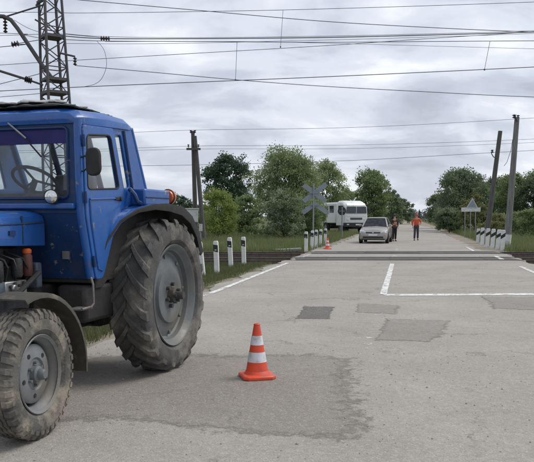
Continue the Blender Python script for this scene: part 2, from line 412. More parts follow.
def strip(name, v0, u0, v1, u1, wd, m, z=.006):
    d = Vector((v1 - v0, u1 - u0)); n = max(2, int(d.length / .3)); px = Vector((d.y, -d.x)).normalized() * wd / 2
    mb = MB(); vs = []
    for i in range(n + 1):
        c = Vector((v0, u0)) + d * i / n
        for s in (-1, 1):
            q = c + px * s * random.uniform(.9, 1.1); vs.append(RW(q.x, q.y, ROADZ(q.x) + z))
    mb.add(vs, [(2 * i, 2 * i + 1, 2 * i + 3, 2 * i + 2) for i in range(n)])
    o = mb.build(name, m, road); return o
def uv(x, y):
    p = px_poly([(x, y)])[0]; return p.x * CA - p.y * SA, p.x * SA + p.y * CA
strip('edge_line', -3.97, 13.6, -3.97, 15, .11, PAINT_W); strip('edge_line', -3.97, 15, -3.97, 25.3, .13, PAINT)
strip('edge_line', -3.97, 28.7, -3.95, 31.4, .13, PAINT_W)
strip('edge_line', 3.62, 8, 3.62, 24.9, .13, PAINT); strip('edge_line', 3.1, 35.6, 3.1, 40, .12, PAINT)
strip('centre_line', -.43, 15.45, -.43, 25.6, .14, PAINT); strip('centre_line', -.43, 29.8, -.43, 31.2, .16, PAINT_W)
strip('centre_line', -.43, 35.5, -.43, 38, .14, PAINT_W); strip('centre_line', -.43, 8.7, -.40, 14.6, .13, PAINT_F)
for u in range(42, 120, 6): strip('centre_line', -.43, u, -.43, u + 2.5, .12, PAINT_F)
strip('stop_line', *uv(384, 295.2), *uv(560, 294.2), .34, PAINT)
strip('edge_line', 3.55, 28.9, 3.55, 31.2, .16, PAINT, .008)

# railway
STEEL = mat('rusty_rail', (.15, .12, .10), .7, .2, (.09, .075, .065), 8)
RAILTOP = mat('rail_steel', (.28, .27, .27), .35, .9)
CONC = mat('sleeper_concrete', (.26, .25, .23), .9, 0, (.17, .16, .145), 5, .3)
DECK = mat('crossing_deck_panel', (.13, .125, .118), .85, 0, (.075, .072, .068), 1.2, .3, 30, (.16, .15, .13), .1, objrand=.3, spec=.06)
BAL = mat('ballast_stone', (.24, .225, .205), .95, 0, (.14, .13, .118), 1.5)
POSTB0 = mat('groove_black', (.03, .028, .027), .95, spec=.03)
def rail_mesh():
    prof = [(-.065, 0), (.065, 0), (.065, .012), (.009, .03), (.009, .13), (.036, .145), (.036, .178), (-.036, .178), (-.036, .145), (-.009, .13), (-.009, .03), (-.065, .012)]
    return MB().loft([[(x, a, b) for a, b in prof] for x in (-70, 70)]).mesh('rail', 20)
rm = rail_mesh(); rm.materials.append(STEEL)
slp = MB().loft([[(x, y, z) for y, z in ((-1.3, -.16), (1.3, -.16), (1.3, .0), (-1.3, .0))] for x in (-.13, .13)]).mesh('sleeper')
slp.materials.append(CONC)
def panel_mesh(dx, dy):
    m = MB().box(-dx / 2, dx / 2, -dy / 2, dy / 2, -.10, 0).mesh('deck_panel'); m.materials.append(DECK); return m
pm_in, pm_out = panel_mesh(1.17, 1.34), panel_mesh(1.17, .62)
for yc, lab in ((28.06, 'near railway track in front, two rust brown rails crossing the road'), (32.76, 'far railway track behind the other one, rails crossing the road')):
    t = thing('railway_track', lab, 'railway track', (0, yc, -.168), group='railway tracks across the road')
    for s in (-.76, .76):
        o = obj('rail', rm, STEEL, t); o.location = (0, s, .001)
    for i in range(-32, 58):
        X = i * .6; v = X * CA - yc * SA
        if abs(v) < 4.55: continue
        o = obj('sleeper', slp, CONC, t); o.location = (X, 0, .003)
    for s in (-.76, .76):
        for e in (-.075, .085):
            o = obj('flangeway', MB().box(-4.15, 4.15, -.04, .04, -.02, 0).mesh('flangeway'), POSTB0, t); o.location = (yc * math.tan(A), s + e, .168 + .0105)
    for row, (dy, pm) in enumerate(((0, pm_in), (1.16, pm_out))):
        xc = (yc + dy) * math.tan(A)
        for k in range(7):
            o = obj('deck_panel', pm, DECK, t); o.location = (xc + (k - 3) * 1.18, dy, 0.168 + .005 + random.uniform(-.003, .003))
mb = MB()
oc = [(1, 0, 0), (-1, 0, 0), (0, 1, 0), (0, -1, 0), (0, 0, 1), (0, 0, -1)]
of = [(0, 2, 4), (2, 1, 4), (1, 3, 4), (3, 0, 4), (2, 0, 5), (1, 2, 5), (3, 1, 5), (0, 3, 5)]
for i in range(9000):
    X = random.uniform(-14, 22); Y = random.uniform(26.2, 35.2); v = X * CA - Y * SA
    if abs(v) < 4.45: continue
    s = random.uniform(.03, .06); z = -.22 + random.uniform(0, .04)
    mb.add([(X + a * s * random.uniform(.6, 1.3), Y + b * s * random.uniform(.6, 1.3), z + c * s * random.uniform(.6, 1.1)) for a, b, c in oc], of)
me = bpy.data.meshes.new('ballast'); me.from_pydata(mb.v, [], mb.f)
tag(obj('ballast', me, BAL), 'dark grey broken stone between the rails', 'ballast', kind='stuff')

# ============================================================ TRACTOR
BLUE = mat('tractor_blue_paint', (.013, .108, .40), .36, 0, (.010, .080, .30), 2.2, .12, 9, (.085, .10, .13), .12, 5.5, coat=.35, chips=(.10, .06, .045))
BLUE_SHADE_TRIM = mat('tractor_shade_and_trim_blue', (.005, .04, .15), .5, 0, (.004, .028, .10), 3, .1, 12, (.05, .05, .055), .25, 4, chips=(.09, .06, .05))  # darker copy of the blue; cab front's shade is put into its colour
BLACK = mat('black_rubber', (.018, .018, .018), .75, 0, (.03, .029, .027), 8)
TYRE = mat('tractor_tyre', (.095, .092, .087), .9, 0, (.06, .058, .055), 6, .3, 60, (.23, .21, .18), .36, 3.5)
TYRE_M = mat('muddy_tyre', (.125, .118, .105), .95, 0, (.065, .062, .058), 4, .35, 50, (.27, .24, .19), .45, 5)
RIMG = mat('grey_wheel_paint', (.16, .178, .185), .5, .1, (.115, .125, .13), 4, .1, 30, (.15, .14, .12), .38, 3)
RIMF = mat('grey_disc_paint', (.21, .22, .225), .55, .1, (.16, .165, .17), 4, .1, 30, (.17, .155, .13), .35, 4)
HUBD = mat('hub_steel', (.11, .11, .11), .5, .6, (.07, .065, .06), 12, .2, 40, (.16, .12, .08), .3, 8)
ENG = mat('engine_cast_iron', (.045, .048, .055), .6, .35, (.02, .022, .025), 9, .3, 40, (.09, .075, .06), .3, 6)
CHASS = mat('chassis_black', (.022, .022, .024), .7, .1, (.04, .036, .032), 5, .2, 40)
OLIVE = mat('front_fender_paint', (.075, .07, .055), .65, .1, (.05, .046, .04), 4, .2, 25, (.2, .17, .13), .35, 4)
ALU = mat('bare_aluminium', (.5, .5, .5), .4, .8, (.35, .35, .35), 9)
ORNG = mat('orange_plastic', (.75, .16, .03), .4, 0, (.6, .11, .02), 9)
LAMPO = mat('amber_lamp_lens', (.62, .16, .05), .35, 0, (.5, .11, .03), 14, coat=.3)
GLASS = glass_mat('cab_glass', (.80, .84, .85), dirt=.07)
GLASS_S = glass_mat('door_glass', (.98, .99, .98), dirt=.025)
INTER = mat('cab_interior', (.035, .035, .04), .8, 0, (.025, .025, .028), 5)
SEATM = mat('seat_vinyl', (.05, .045, .045), .6, 0, (.03, .03, .03), 5)
MIRR = mat('lamp_reflector', (.8, .8, .78), .15, .85, (.7, .7, .7), 5)
TARP = mat('black_tarpaulin', (.016, .016, .017), .75, 0, (.03, .03, .03), 6, .3, 25)
SHEETM = mat('grey_sheeting', (.50, .50, .49), .8, 0, (.36, .36, .36), 5, .3, 25, (.2, .19, .17), .2, 5)

TH = R(17)
TO = Vector((-1.891, 8.007, 0.0))
tr = thing('tractor', 'blue wheeled farm tractor with glazed cab parked at the road edge', 'tractor', TO, -(math.pi / 2 + TH))

def tyre_mesh(name, ro, rr, wd, nl, lug, kind):
    mb = MB(); w2 = wd / 2; rt = ro - lug
    prof = [(rr, -w2 * .62), (rr + .02, -w2 * .70), (rr + (rt - rr) * .30, -w2 * .95), (rr + (rt - rr) * .6, -w2 * 1.0), (rr + (rt - rr) * .86, -w2 * .96), (rt - .006, -w2 * .86), (rt + .004, -w2 * .5), (rt + .010, 0)]
    prof = prof + [(r, -h) for r, h in prof[-2::-1]]
    mb.lathe(prof, 72, caps=False)
    def surf(a, h):                       # radius of carcass at offset h
        k = abs(h) / w2
        return rt + .010 - .014 * k * k if k < .88 else rt - .01 - (k - .88) * .9 * (rt - rr)
    for side in (-1, 1):
        for i in range(nl):
            a0 = 2 * math.pi * (i + (.5 if side > 0 else 0)) / nl
            ns = 6; top = []; 
            for j in range(ns):
                t = j / (ns - 1)
                if kind == 'chev':
                    h = side * w2 * (-.06 + 1.04 * t); a = a0 + .34 * (t ** .85) ; hw = (.024 + .016 * t) / rt
                else:
                    h = side * w2 * (.50 + .52 * t); a = a0 + .02 * t; hw = .019 / rt
                rb = surf(a, h) - .014; rtp = (ro - .006 * t if abs(h) < w2 * .9 else surf(a, h) + lug * .75)
                top.append([(rb, a - hw * 1.35, h), (rtp, a - hw, h), (rtp, a + hw, h), (rb, a + hw * 1.35, h)])
            mb.loft([[(r * math.cos(-a), h, r * math.sin(-a)) for r, a, h in q] for q in top])
    if kind != 'chev':                     # zigzag centre ribs
        for h0 in (-.30, 0, .30):
            secs = []
            n = 2 * nl
            for i in range(n):
                a = 2 * math.pi * i / n; z = (h0 + (.045 if i % 2 else -.045)) * w2; hw = .10 * w2
                secs.append([(r * math.cos(a), z + q, r * math.sin(a)) for r, q in ((rt - .01, -hw), (ro - .004, -hw * .9), (ro - .004, hw * .9), (rt - .01, hw))])
            secs.append(secs[0]); mb.loft(secs, caps=False)
    me = mb.mesh(name, 30); return me
def rear_wheel(y, side):
    rim = MB().lathe([(.52, -.19), (.53, -.175), (.485, -.13), (.47, .0), (.50, .15), (.53, .17), (.525, .185), (.505, .175), (.485, .135), (.465, .12), (.455, .075), (.435, .06), (.40, .075), (.36, .085), (.30, .095), (.288, .125), (.20, .13), (.19, .125), (.0, .125)], 56, caps=False).build('rear_wheel', RIMG, tr)
    rim.location = (0, y, .785); rim.rotation_euler = (0, .3, 0 if side > 0 else math.pi)
    ty = obj('tyre', tyre_me_r, TYRE, rim)
    hb = MB().lathe([(.0, .275), (.038, .275), (.042, .25), (.042, .19), (.075, .18), (.08, .13), (.0, .125)], 20)
    for i in range(6):
        a = i * math.pi / 3; c = Vector((.115 * math.cos(a), 0, .115 * math.sin(a)))
        hb.cyl(c + Vector((0, .12, 0)), c + Vector((0, .16, 0)), .02, n=6)
    for i in range(3):
        a = i * 2 * math.pi / 3 + .4; c = Vector((.06 * math.cos(a), 0, .06 * math.sin(a)))
        hb.cyl(c + Vector((0, .17, 0)), c + Vector((0, .22, 0)), .018, n=6)
    hb.build('hub', HUBD, rim)
    for i in range(8):
        a = i * math.pi / 4 + .2; c = Vector((.40 * math.cos(a), 0, .40 * math.sin(a)))
        MB().box(-.02, .02, .06, .095, -.014, .014, Matrix.Translation(c) @ Matrix.Rotation(-a, 4, 'Y')).build('clamp_lug', RIMG, rim, .004)
    return rim
tyre_me_r = tyre_mesh('tyre', .79, .50, .42, 21, .042, 'chev'); tyre_me_r.materials.append(TYRE)
rear_wheel(.80, 1); rear_wheel(-.80, -1)
tyre_me_f = tyre_mesh('tyre', .475, .27, .25, 38, .022, 'blk'); tyre_me_f.materials.append(TYRE_M)
def front_wheel(y, side):
    w_ = MB().lathe([(.265, .09), (.285, .105), (.29, .098), (.275, .085), (.26, .06), (.245, .045), (.235, -.02), (.25, -.05), (.285, -.105), (.27, -.1), (.235, -.05), (.22, -.02), (.215, .035), (.19, .05), (.12, .058), (.11, .045), (0, .045)], 48, caps=False).build('front_wheel', RIMF, tr)
    w_.location = (2.555, y, .472); w_.rotation_euler = (0, .5, R(4) if side > 0 else math.pi + R(4))
    obj('tyre', tyre_me_f, TYRE_M, w_)
    hb = MB().lathe([(.0, .135), (.03, .135), (.04, .12), (.043, .09), (.06, .08), (.065, .045)], 20)
    for i in range(6):
        a = i * math.pi / 3; c = Vector((.082 * math.cos(a), 0, .082 * math.sin(a)))
        hb.cyl(c + Vector((0, .045, 0)), c + Vector((0, .07, 0)), .012, n=6)
    hb.build('hub', RIMG, w_)
    for i in range(5):
        a = i * 2 * math.pi / 5 + .3; c = Vector((.158 * math.cos(a), 0, .158 * math.sin(a)))
        MB().cyl(c + Vector((0, .048, 0)), c + Vector((0, .0575, 0)), .017, n=12).build('disc_hole', BLACK, w_)
    return w_
front_wheel(.955, 1); front_wheel(-.955, -1)

# cab sides
def side(s, glass_door=True):
    Y = .70 * s
    wall = [(1.20, 1.04), (1.335, 1.62), (1.335, 2.40), (1.25, 2.44), (.42, 2.46), (.36, 2.42), (.08, 1.86), (.06, 1.70), (.45, 1.70), (.62, 1.66), (.80, 1.44), (1.0, 1.15), (1.06, 1.04)]
    dwin = rounded([(1.265, 2.295), (.845, 2.33), (.70, 1.855), (1.275, 1.83)], .05)
    qwin = rounded([(.72, 2.345), (.60, 2.355), (.455, 1.875), (.585, 1.865)], .03)
    rwin = rounded([(.52, 2.36), (.405, 2.37), (.195, 1.89), (.375, 1.88)], .03)
    big = rounded([(1.285, 2.315), (.83, 2.35), (.68, 1.835), (1.29, 1.81)], .05)
    plate('cab_side', wall, [big, qwin] , .03, BLUE, tr, XZ(Y), .008)
    dout = rounded([(1.318, 2.375), (.775, 2.40), (.605, 1.835), (.635, 1.77), (.84, 1.42), (1.0, 1.12), (1.06, 1.035), (1.175, 1.035), (1.31, 1.60)], .035)
    d = plate('door', dout, [dwin], .022, BLUE, tr, XZ(Y + .027 * s), .008)
    plate('door_window', [(x, z) for x, z in rounded([(1.275, 2.305), (.84, 2.34), (.69, 1.845), (1.285, 1.82)], .05)], [], .006, GLASS_S, d, XZ(Y + .022 * s), .001)
    gs = MB(); gp = dwin
    gs.tube([(x, Y + .036 * s, z) for x, z in gp + gp[:1]], .009, 6, False); gs.build('window_seal', BLACK, d)
    hd = MB(); hd.box(.70, .80, Y + .04 * s - .012, Y + .04 * s + .012, 1.745, 1.775); hd.cyl((.70, Y + .03 * s, 1.76), (.70, Y + .065 * s, 1.76), .022, n=12)
    hd.build('door_handle', BLACK, d, .004)
    for z, xh in ((2.24, 1.327), (1.76, 1.327), (1.20, 1.215)): MB().cyl((xh - .005, Y + .045 * s, z - .05), (xh + .005, Y + .045 * s, z + .05), .014, n=10).build('hinge', BLUE_SHADE_TRIM, d)
    # stamped ribs and a dented lower edge on the door
    rb = MB()
    rb.tube([(1.25, Y + .041 * s, 1.74), (1.235, Y + .041 * s, 1.55), (1.14, Y + .041 * s, 1.13), (1.07, Y + .041 * s, 1.11)], .010, 8)
    rb.tube([(1.25, Y + .041 * s, 1.745), (.74, Y + .041 * s, 1.765)], .010, 8)
    rb.build('pressed_rib', BLUE, d)
    plate('quarter_window', rounded([(.725, 2.35), (.595, 2.36), (.45, 1.87), (.59, 1.86)], .03), [], .006, GLASS_S, tr, XZ(Y - .004 * s), .001)
    sp = MB()
    sp.tube([(.555, Y + .02 * s, 2.40), (.405, Y + .02 * s, 1.87)], .016, 8); sp.tube([(.775, Y + .02 * s, 2.41), (.60, Y + .02 * s, 1.86)], .012, 8)
    sp.build('pillar_trim', BLUE_SHADE_TRIM, tr)
    # corner pillars
    cp = MB(); cp.tube([(1.19, Y - .012 * s, 1.05), (1.318, Y - .012 * s, 1.60), (1.325, Y - .012 * s, 1.68), (1.325, Y - .012 * s, 2.42)], .038, 10); cp.build('front_pillar', BLUE, tr)
    cp = MB(); cp.tube([(.075, Y - .012 * s, 1.72), (.085, Y - .012 * s, 1.86), (.37, Y - .012 * s, 2.44)], .036, 10); cp.build('rear_pillar', BLUE, tr)
side(1); side(-1)
# front wall with windscreen opening; rear wall with window
fw = [(-.67, 1.62), (.67, 1.62), (.68, 2.42), (-.68, 2.42)]
MB().loft([[(1.335, y, 1.64), (1.195, y, 1.04), (1.165, y, 1.04), (1.305, y, 1.64)] for y in (-.67, .67)]).build('bulkhead', BLUE_SHADE_TRIM, tr)
wsc = rounded([(-.585, 1.755), (.585, 1.755), (.60, 2.355), (-.60, 2.355)], .045)
plate('cab_front', fw, [wsc], .03, BLUE_SHADE_TRIM, tr, YZ(1.325), .008)
fr_ = MB(); fr_.tube([(1.345, y, z) for y, z in wsc + wsc[:1]], .013, 6, False); fr_.build('windscreen_seal', BLUE_SHADE_TRIM, tr)
ws = plate('windscreen', [(y * 1.01, z * 1.0) for y, z in wsc], [], .006, GLASS, tr, YZ(1.325), .001)
sun_m = mat('purple_sun_film', (.035, .03, .15), .5, 0, (.025, .025, .10), 4, spec=.2)
plate('sun_strip', [(-.58, 2.22), (.58, 2.22), (.59, 2.35), (-.59, 2.35)], [], .003, sun_m, ws, YZ(1.334), .0008)
led = MB(); led.box(1.33, 1.40, -.66, .66, 1.66, 1.71); led.build('windscreen_ledge', BLUE, tr, .012)
# rear wall slopes; built as bars so the openings stay clear
def rp(t): return (.075 + (.37 - .075) * t, 1.80 + (2.43 - 1.80) * t)
rw_ = MB()
for t0, t1 in ((-.2, .10), (.90, 1.0)):
    a, b = rp(t0), rp(t1)
    rw_.loft([[(a[0] + k, y, a[1]), (b[0] + k, y, b[1])][::1] + [(b[0] + k + .02, y, b[1]), (a[0] + k + .02, y, a[1])] for k, y in ((0, -.68), (0, .68))])
for y in (-.22, .22):
    a, b = rp(.10), rp(.90)
    rw_.loft([[(a[0] + dx, y + dy, a[1]) for dx, dy in ((0, -.03), (0, .03), (.02, .03), (.02, -.03))], [(b[0] + dx, y + dy, b[1]) for dx, dy in ((0, -.03), (0, .03), (.02, .03), (.02, -.03))]])
rw_.box(.06, .08, -.68, .68, .95, 1.70)
rw_.build('cab_rear', BLUE_SHADE_TRIM, tr)
a, b = rp(.10), rp(.90)
MB().loft([[(a[0] + .008, y, a[1]), (b[0] + .008, y, b[1]), (b[0] + .013, y, b[1]), (a[0] + .013, y, a[1])] for y in (-.66, .66)]).build('rear_window', GLASS_S, tr)
# roof: a rounded shell
secs = []
for x, hw, z0, z1 in ((1.375, .60, 2.41, 2.44), (1.36, .68, 2.385, 2.485), (1.28, .725, 2.375, 2.52), (.9, .735, 2.395, 2.545), (.5, .735, 2.415, 2.535), (.38, .71, 2.415, 2.51), (.34, .60, 2.43, 2.47)):
    h = z1 - z0; q = [(hw, z0), (hw, z0 + h * .45), (hw - .05, z0 + h * .85), (hw - .18, z1)]
    ring = q + [(-a_, b_) for a_, b_ in q[::-1]]
    secs.append([(x, a_, b_) for a_, b_ in ring])
MB().loft(secs).build('roof', BLUE, tr, .006, 50)
fl = MB(); fl.box(.08, 1.18, -.67, .67, 1.0, 1.06); fl.build('cab_floor', CHASS, tr, .01)
hl_ = MB(); hl_.box(.40, 1.29, -.66, .66, 2.36, 2.375); hl_.build('headliner', INTER, tr)
ds = MB(); ds.box(1.02, 1.155, -.60, .60, 1.06, 1.66); ds.box(1.0, 1.28, -.30, .30, 1.60, 1.80); ds.build('dashboard', INTER, tr, .03)
st = MB(); st.box(.25, .72, -.24, .24, 1.42, 1.54); st.build('seat', SEATM, tr, .04)
st = MB(); st.box(.19, .30, -.23, .23, 1.56, 2.02); st.build('seat_back', SEATM, tr, .04)
MB().cyl((.48, 0, 1.05), (.48, 0, 1.43), .09, n=12).build('seat_base', CHASS, tr)
sw = MB(); c0 = Vector((.93, -.02, 1.93)); nrm = Vector((-.55, 0, .83)).normalized(); e1 = Vector((0, 1, 0)); e2 = nrm.cross(e1)
pts = [c0 + (e1 * math.cos(i * math.pi / 14) + e2 * math.sin(i * math.pi / 14)) * .21 for i in range(28)]
sw.tube(pts + pts[:1], .016, 8, False)
for k in range(3):
    a_ = k * 2 * math.pi / 3 + .5; sw.tube([c0, c0 + (e1 * math.cos(a_) + e2 * math.sin(a_)) * .205], .011, 6)
sw.tube([c0, c0 - nrm * .36], .03, 10); sw.build('steering_wheel', BLACK, tr)
# bonnet and nose
secs = []
for x, hw, z0, z1 in ((1.345, .335, 1.34, 1.635), (2.0, .335, 1.36, 1.62), (2.9, .32, 1.36, 1.57), (3.18, .31, 1.36, 1.53), (3.23, .27, 1.38, 1.49)):
    q = [(hw, z0), (hw + .004, z1 - .10), (hw - .012, z1 - .035), (hw - .06, z1 - .006), (hw - .14, z1 + .012)]
    secs.append([(x, a_, b_) for a_, b_ in q + [(-a_, b_) for a_, b_ in q[::-1]]])
hood = MB().loft(secs).build('bonnet', BLUE, tr, .004)
sd_ = MB()
for s in (-1, 1):
    sd_.tube([(1.36, .341 * s, 1.545), (2.9, .327 * s, 1.50)], .009, 6); sd_.box(1.66, 1.675, .334 * s - .008, .334 * s + .008, 1.37, 1.60)
    sd_.box(1.78, 1.86, .337 * s - .012, .337 * s + .012, 1.44, 1.48)
sd_.build('bonnet_trim', BLUE_SHADE_TRIM, hood)
gr = MB(); gr.box(3.12, 3.20, -.28, .28, .86, 1.37)
gr.build('grille_panel', BLUE, tr, .02)
for k in range(7):
    g = MB(); g.box(3.195, 3.225, -.22, .22, .92 + k * .06, .945 + k * .06); g.build('grille_bar', BLACK, tr, .004)
for s in (-1, 1):
    MB().lathe([(0, .05), (.085, .04), (.095, .0), (.07, -.08), (0, -.1)], 20, 'x', (3.2, .24 * s, 1.30)).build('headlight', MIRR, tr)
MB().box(2.5, 3.4, -.30, .30, .58, .86).build('front_frame', CHASS, tr, .02)
MB().box(3.4, 3.56, -.34, .34, .50, .88).build('front_weight', CHASS, tr, .03)
# engine and driveline
en = MB(); en.box(1.42, 3.0, -.20, .20, .62, 1.18); en.box(1.5, 2.9, -.16, .16, 1.18, 1.34); en.box(1.45, 2.6, -.27, .27, .70, .92)
en.build('engine_block', ENG, tr, .02)
gb = MB(); gb.box(.35, 1.45, -.25, .25, .50, .98); gb.lathe([(.27, 1.30), (.33, 1.36), (.33, 1.46), (.27, 1.5)], 20, 'x', (0, 0, .80)); gb.box(-.35, .4, -.32, .32, .48, 1.0)
gb.cyl((0, -.62, .785), (0, .62, .785), .13, n=16); gb.cyl((0, -.95, .785), (0, .95, .785), .04, n=12)
gb.build('gearbox', CHASS, tr, .015)
for s in (-1, 1): MB().box(.62, 1.24, .51 * s - .15, .51 * s + .15, .64, .98).build('fuel_tank', CHASS, tr, .04)
for k, (x, z, r, h, m_) in enumerate(((1.57, 1.12, .045, .19, mat('oxide_red_filter', (.13, .045, .035), .6)), (1.72, 1.12, .05, .16, ENG), (1.98, 1.10, .05, .17, ENG), (2.2, 1.12, .045, .14, HUBD))):
    MB().lathe([(0, 0), (r * .8, 0), (r, .02), (r, h - .02), (r * .75, h), (0, h)], 16, 'z', (x, .30, z - .03)).build('filter_canister', m_, tr)
MB().lathe([(0, 0), (.036, 0), (.04, .01), (.04, .03), (.028, .042), (0, .044)], 14, 'z', (1.57, .30, 1.282)).build('orange_cap', ORNG, tr)
pp = MB(); pp.box(1.60, 1.90, .20, .31, .93, 1.06); pp.cyl((1.90, .26, 1.0), (2.02, .26, 1.0), .06); pp.cyl((1.64, .31, 1.02), (1.64, .345, 1.02), .028); pp.cyl((1.80, .31, 1.0), (1.80, .34, 1.0), .035)
pp.build('fuel_pump', ALU, tr, .01)
MB().box(1.44, 1.52, .22, .36, .98, 1.2).build('bracket_block', mat('engine_blue_grey', (.10, .13, .17), .6, .2, (.06, .075, .10), 8), tr, .015)
MB().lathe([(0, 0), (.07, 0), (.075, .02), (.06, .05), (.03, .06), (0, .062)], 20, 'y', (1.98, .275, 1.02)).build('pump_cover', MATS['engine_blue_grey'], tr)
MB().box(1.95, 2.3, .20, .30, 1.22, 1.32).build('rocker_cover', MATS['engine_blue_grey'], tr, .02)
for k in range(5): MB().cyl((1.98 + k * .07, .26, 1.318), (1.98 + k * .07, .26, 1.345), .012, n=6).build('bolt', ALU, tr)
for k in range(4): MB().cyl((1.66 + k * .06, .312, 1.04 - .02 * (k % 2)), (1.66 + k * .06, .33, 1.04 - .02 * (k % 2)), .014, n=6).build('bolt', HUBD, tr)
for k in range(7):
    x0 = 1.55 + k * .13; pts = [(x0 + .02, .25, 1.03), (x0 + .03 + .05 * math.sin(k), .33, 1.12 + .03 * (k % 3)), (x0 + .09, .31, 1.24), (x0 + .14, .17, 1.30)]
    cv = [Vector(pts[0]).lerp(Vector(pts[1]), t) if i == 0 else None for i, t in enumerate((0,))]
    MB().tube(pts, .007 if k % 2 else .011, 6).build('fuel_pipe', HUBD if k % 2 else BLACK, tr)
MB().tube([(1.45, .30, 1.10), (1.55, .40, 1.12), (1.8, .38, .98), (2.2, .34, .90), (2.5, .3, .85)], .022, 8).build('hose', BLACK, tr)
MB().box(2.3, 2.62, .18, .34, .98, 1.2).build('generator_box', ENG, tr, .03)
MB().tube([(2.3, -.15, 1.5), (2.3, -.15, 2.0), (2.3, -.15, 2.55)], [.04, .065, .05], 14).build('exhaust_pipe', HUBD, tr)
MB().lathe([(.05, 1.5), (.05, 1.8), (.11, 1.82), (.12, 1.98), (.06, 2.04), (0, 2.05)], 20, 'z', (2.75, .12, 0)).build('air_cleaner', BLACK, tr)
# small silver plate and marks on the front bulkhead
MB().box(1.255, 1.275, .46, .53, 1.22, 1.29).build('data_plate', ALU, tr)
# front axle
fa = MB(); fa.box(2.47, 2.64, -.62, .62, .52, .66); fa.cyl((2.555, .60, .60), (2.555, .78, .60), .06); fa.cyl((2.555, -.60, .60), (2.555, -.78, .60), .06)
for s in (-1, 1):
    fa.cyl((2.555, .77 * s, .42), (2.555, .77 * s, .74), .05); fa.cyl((2.555, .75 * s, .472), (2.555, .93 * s, .472), .045)
fa.cyl((2.36, -.74, .56), (2.36, .74, .56), .02)
fa.build('front_axle', CHASS, tr, .008)
# fenders
def arc(cx, cz, r, a0, a1, n): return [(cx + r * math.cos(a0 + (a1 - a0) * i / n), cz + r * math.sin(a0 + (a1 - a0) * i / n)) for i in range(n + 1)]
for s in (-1, 1):
    ins = arc(2.555, .46, .605, R(118), R(-10) + math.pi, 12) if False else arc(2.555, .46, .60, R(72), R(188), 14)
    secs = [[(x + dx * k, y * s, z + dz * k) for (y, k) in ((.80, 0), (1.085, 0), (1.095, -.03), (1.095, -.036), (1.08, -.012), (.80, -.012))] for x, z in ins for dx, dz in [((x - 2.555) / .6, (z - .46) / .6)]]
    f_ = MB().loft(secs).build('front_fender', OLIVE, tr)
    MB().tube([(2.45, .80 * s, .62), (2.40, .90 * s, .95), (2.42, .93 * s, 1.035)], .016, 8).build('fender_bracket', CHASS, f_)
    # rear fender
    prof = [(1.10, 1.16), (.98, 1.36), (.80, 1.555), (.60, 1.66), (.35, 1.715), (.05, 1.725), (-.30, 1.70), (-.55, 1.60), (-.74, 1.43), (-.86, 1.20)]
    secs = []; secl = []; OY = (.715, .735, .79, .86, .915, .93, .93, .93, .93, .93)
    for i, (x, z) in enumerate(prof):
        d = Vector((x, z - .785)).normalized(); oy = OY[i]; q_ = min(1, max(0, (i - 2) / 4)); lp = .014 + .085 * q_; th_ = .010 + .02 * q_
        secs.append([(x - d.x * k, y * s, z - d.y * k) for y, k in ((.66, 0), (oy - .03, 0), (oy, .015), (oy, .03), (oy - .04, .016), (.66, .016))])
        secl.append([(x - d.x * k, y * s, z - d.y * k) for y, k in ((oy - .005, -.004), (oy + th_ * .8, .0), (oy + th_, lp * .5), (oy + th_ * .9, lp), (oy + th_ * .4, lp), (oy + th_ * .4, .02), (oy - .005, .012))])
    MB().loft(secs[:6]).build('rear_fender', BLUE, tr); MB().loft(secs[5:]).build('rear_mudguard', BLACK, tr)
    MB().loft(secl).build('fender_lip', BLACK, tr)
    # inner apron between fender and cab floor
    secs = [[(x, .665 * s, z - .012), (x, .68 * s, z - .012), (x, .68 * s, max(.95, z - .5)), (x, .665 * s, max(.95, z - .5))] for x, z in prof[:8]]
    MB().loft(secs).build('fender_apron', CHASS, tr)  # black colour stands in for the shade in the gap under the lip
    bx = MB(); bx.box(-.16, .42, .70 * s - .0, .865 * s, 1.70, 1.865) if s > 0 else bx.box(-.16, .42, -.865, -.70, 1.70, 1.865)
    b_ = bx.build('fender_box', BLUE, tr, .02)
    rb = MB(); rb.box(-.14, .40, .86 * s - .01, .86 * s + .013, 1.775, 1.79); rb.build('box_rib', BLUE_SHADE_TRIM, b_, .004)
    MB().tube([(.50, .74 * s, 1.86), (.51, .80 * s, 1.80), (.50, .82 * s, 1.74), (.42, .82 * s, 1.72)], .022, 8).build('grab_bar', BLUE_SHADE_TRIM, tr)
    lm = MB().lathe([(0, -.065), (.06, -.058), (.078, -.03), (.08, .02), (.064, .05), (0, .06)], 18, 'x', (-.25, .81 * s, 1.80)).build('rear_lamp', LAMPO, tr)
    MB().lathe([(.08, .008), (.084, .02), (.08, .032), (.07, .02)], 18, 'x', (-.25, .81 * s, 1.80), True).build('lamp_ring', BLACK, lm)
    MB().box(-.245, -.215, .785 * s - .012, .785 * s + .012, 1.70, 1.745).build('lamp_foot', BLACK, lm)
# step, mirror, work lamp, wiper
stp = MB(); stp.tube([(1.24, .72, 1.06), (1.25, .745, 1.0), (1.26, .75, .83), (1.30, .75, .805), (1.46, .75, .80)], .011, 8); stp.box(1.28, 1.47, .60, .75, .788, .80); stp.build('step', mat('worn_step_steel', (.22, .21, .20), .6, .4, (.12, .10, .09), 9), tr)
mr_ = MB(); mr_.tube([(1.335, .72, 2.10), (1.38, .78, 2.105), (1.385, .855, 2.08)], .009, 8); mr_.tube([(1.335, .72, 1.98), (1.36, .76, 1.985), (1.385, .84, 2.03)], .007, 8)
ma = mr_.build('mirror_arm', BLACK, tr)
o2 = rounded([(-.078, -.118), (.078, -.118), (.078, .118), (-.078, .118)], .075, 6)
M_ = Matrix.Translation((1.385, .865, 2.055)) @ Matrix.Rotation(R(-12), 4, 'Z')
plate('mirror_housing', o2, [], .04, BLACK, ma, M_ @ YZ(0), .016)
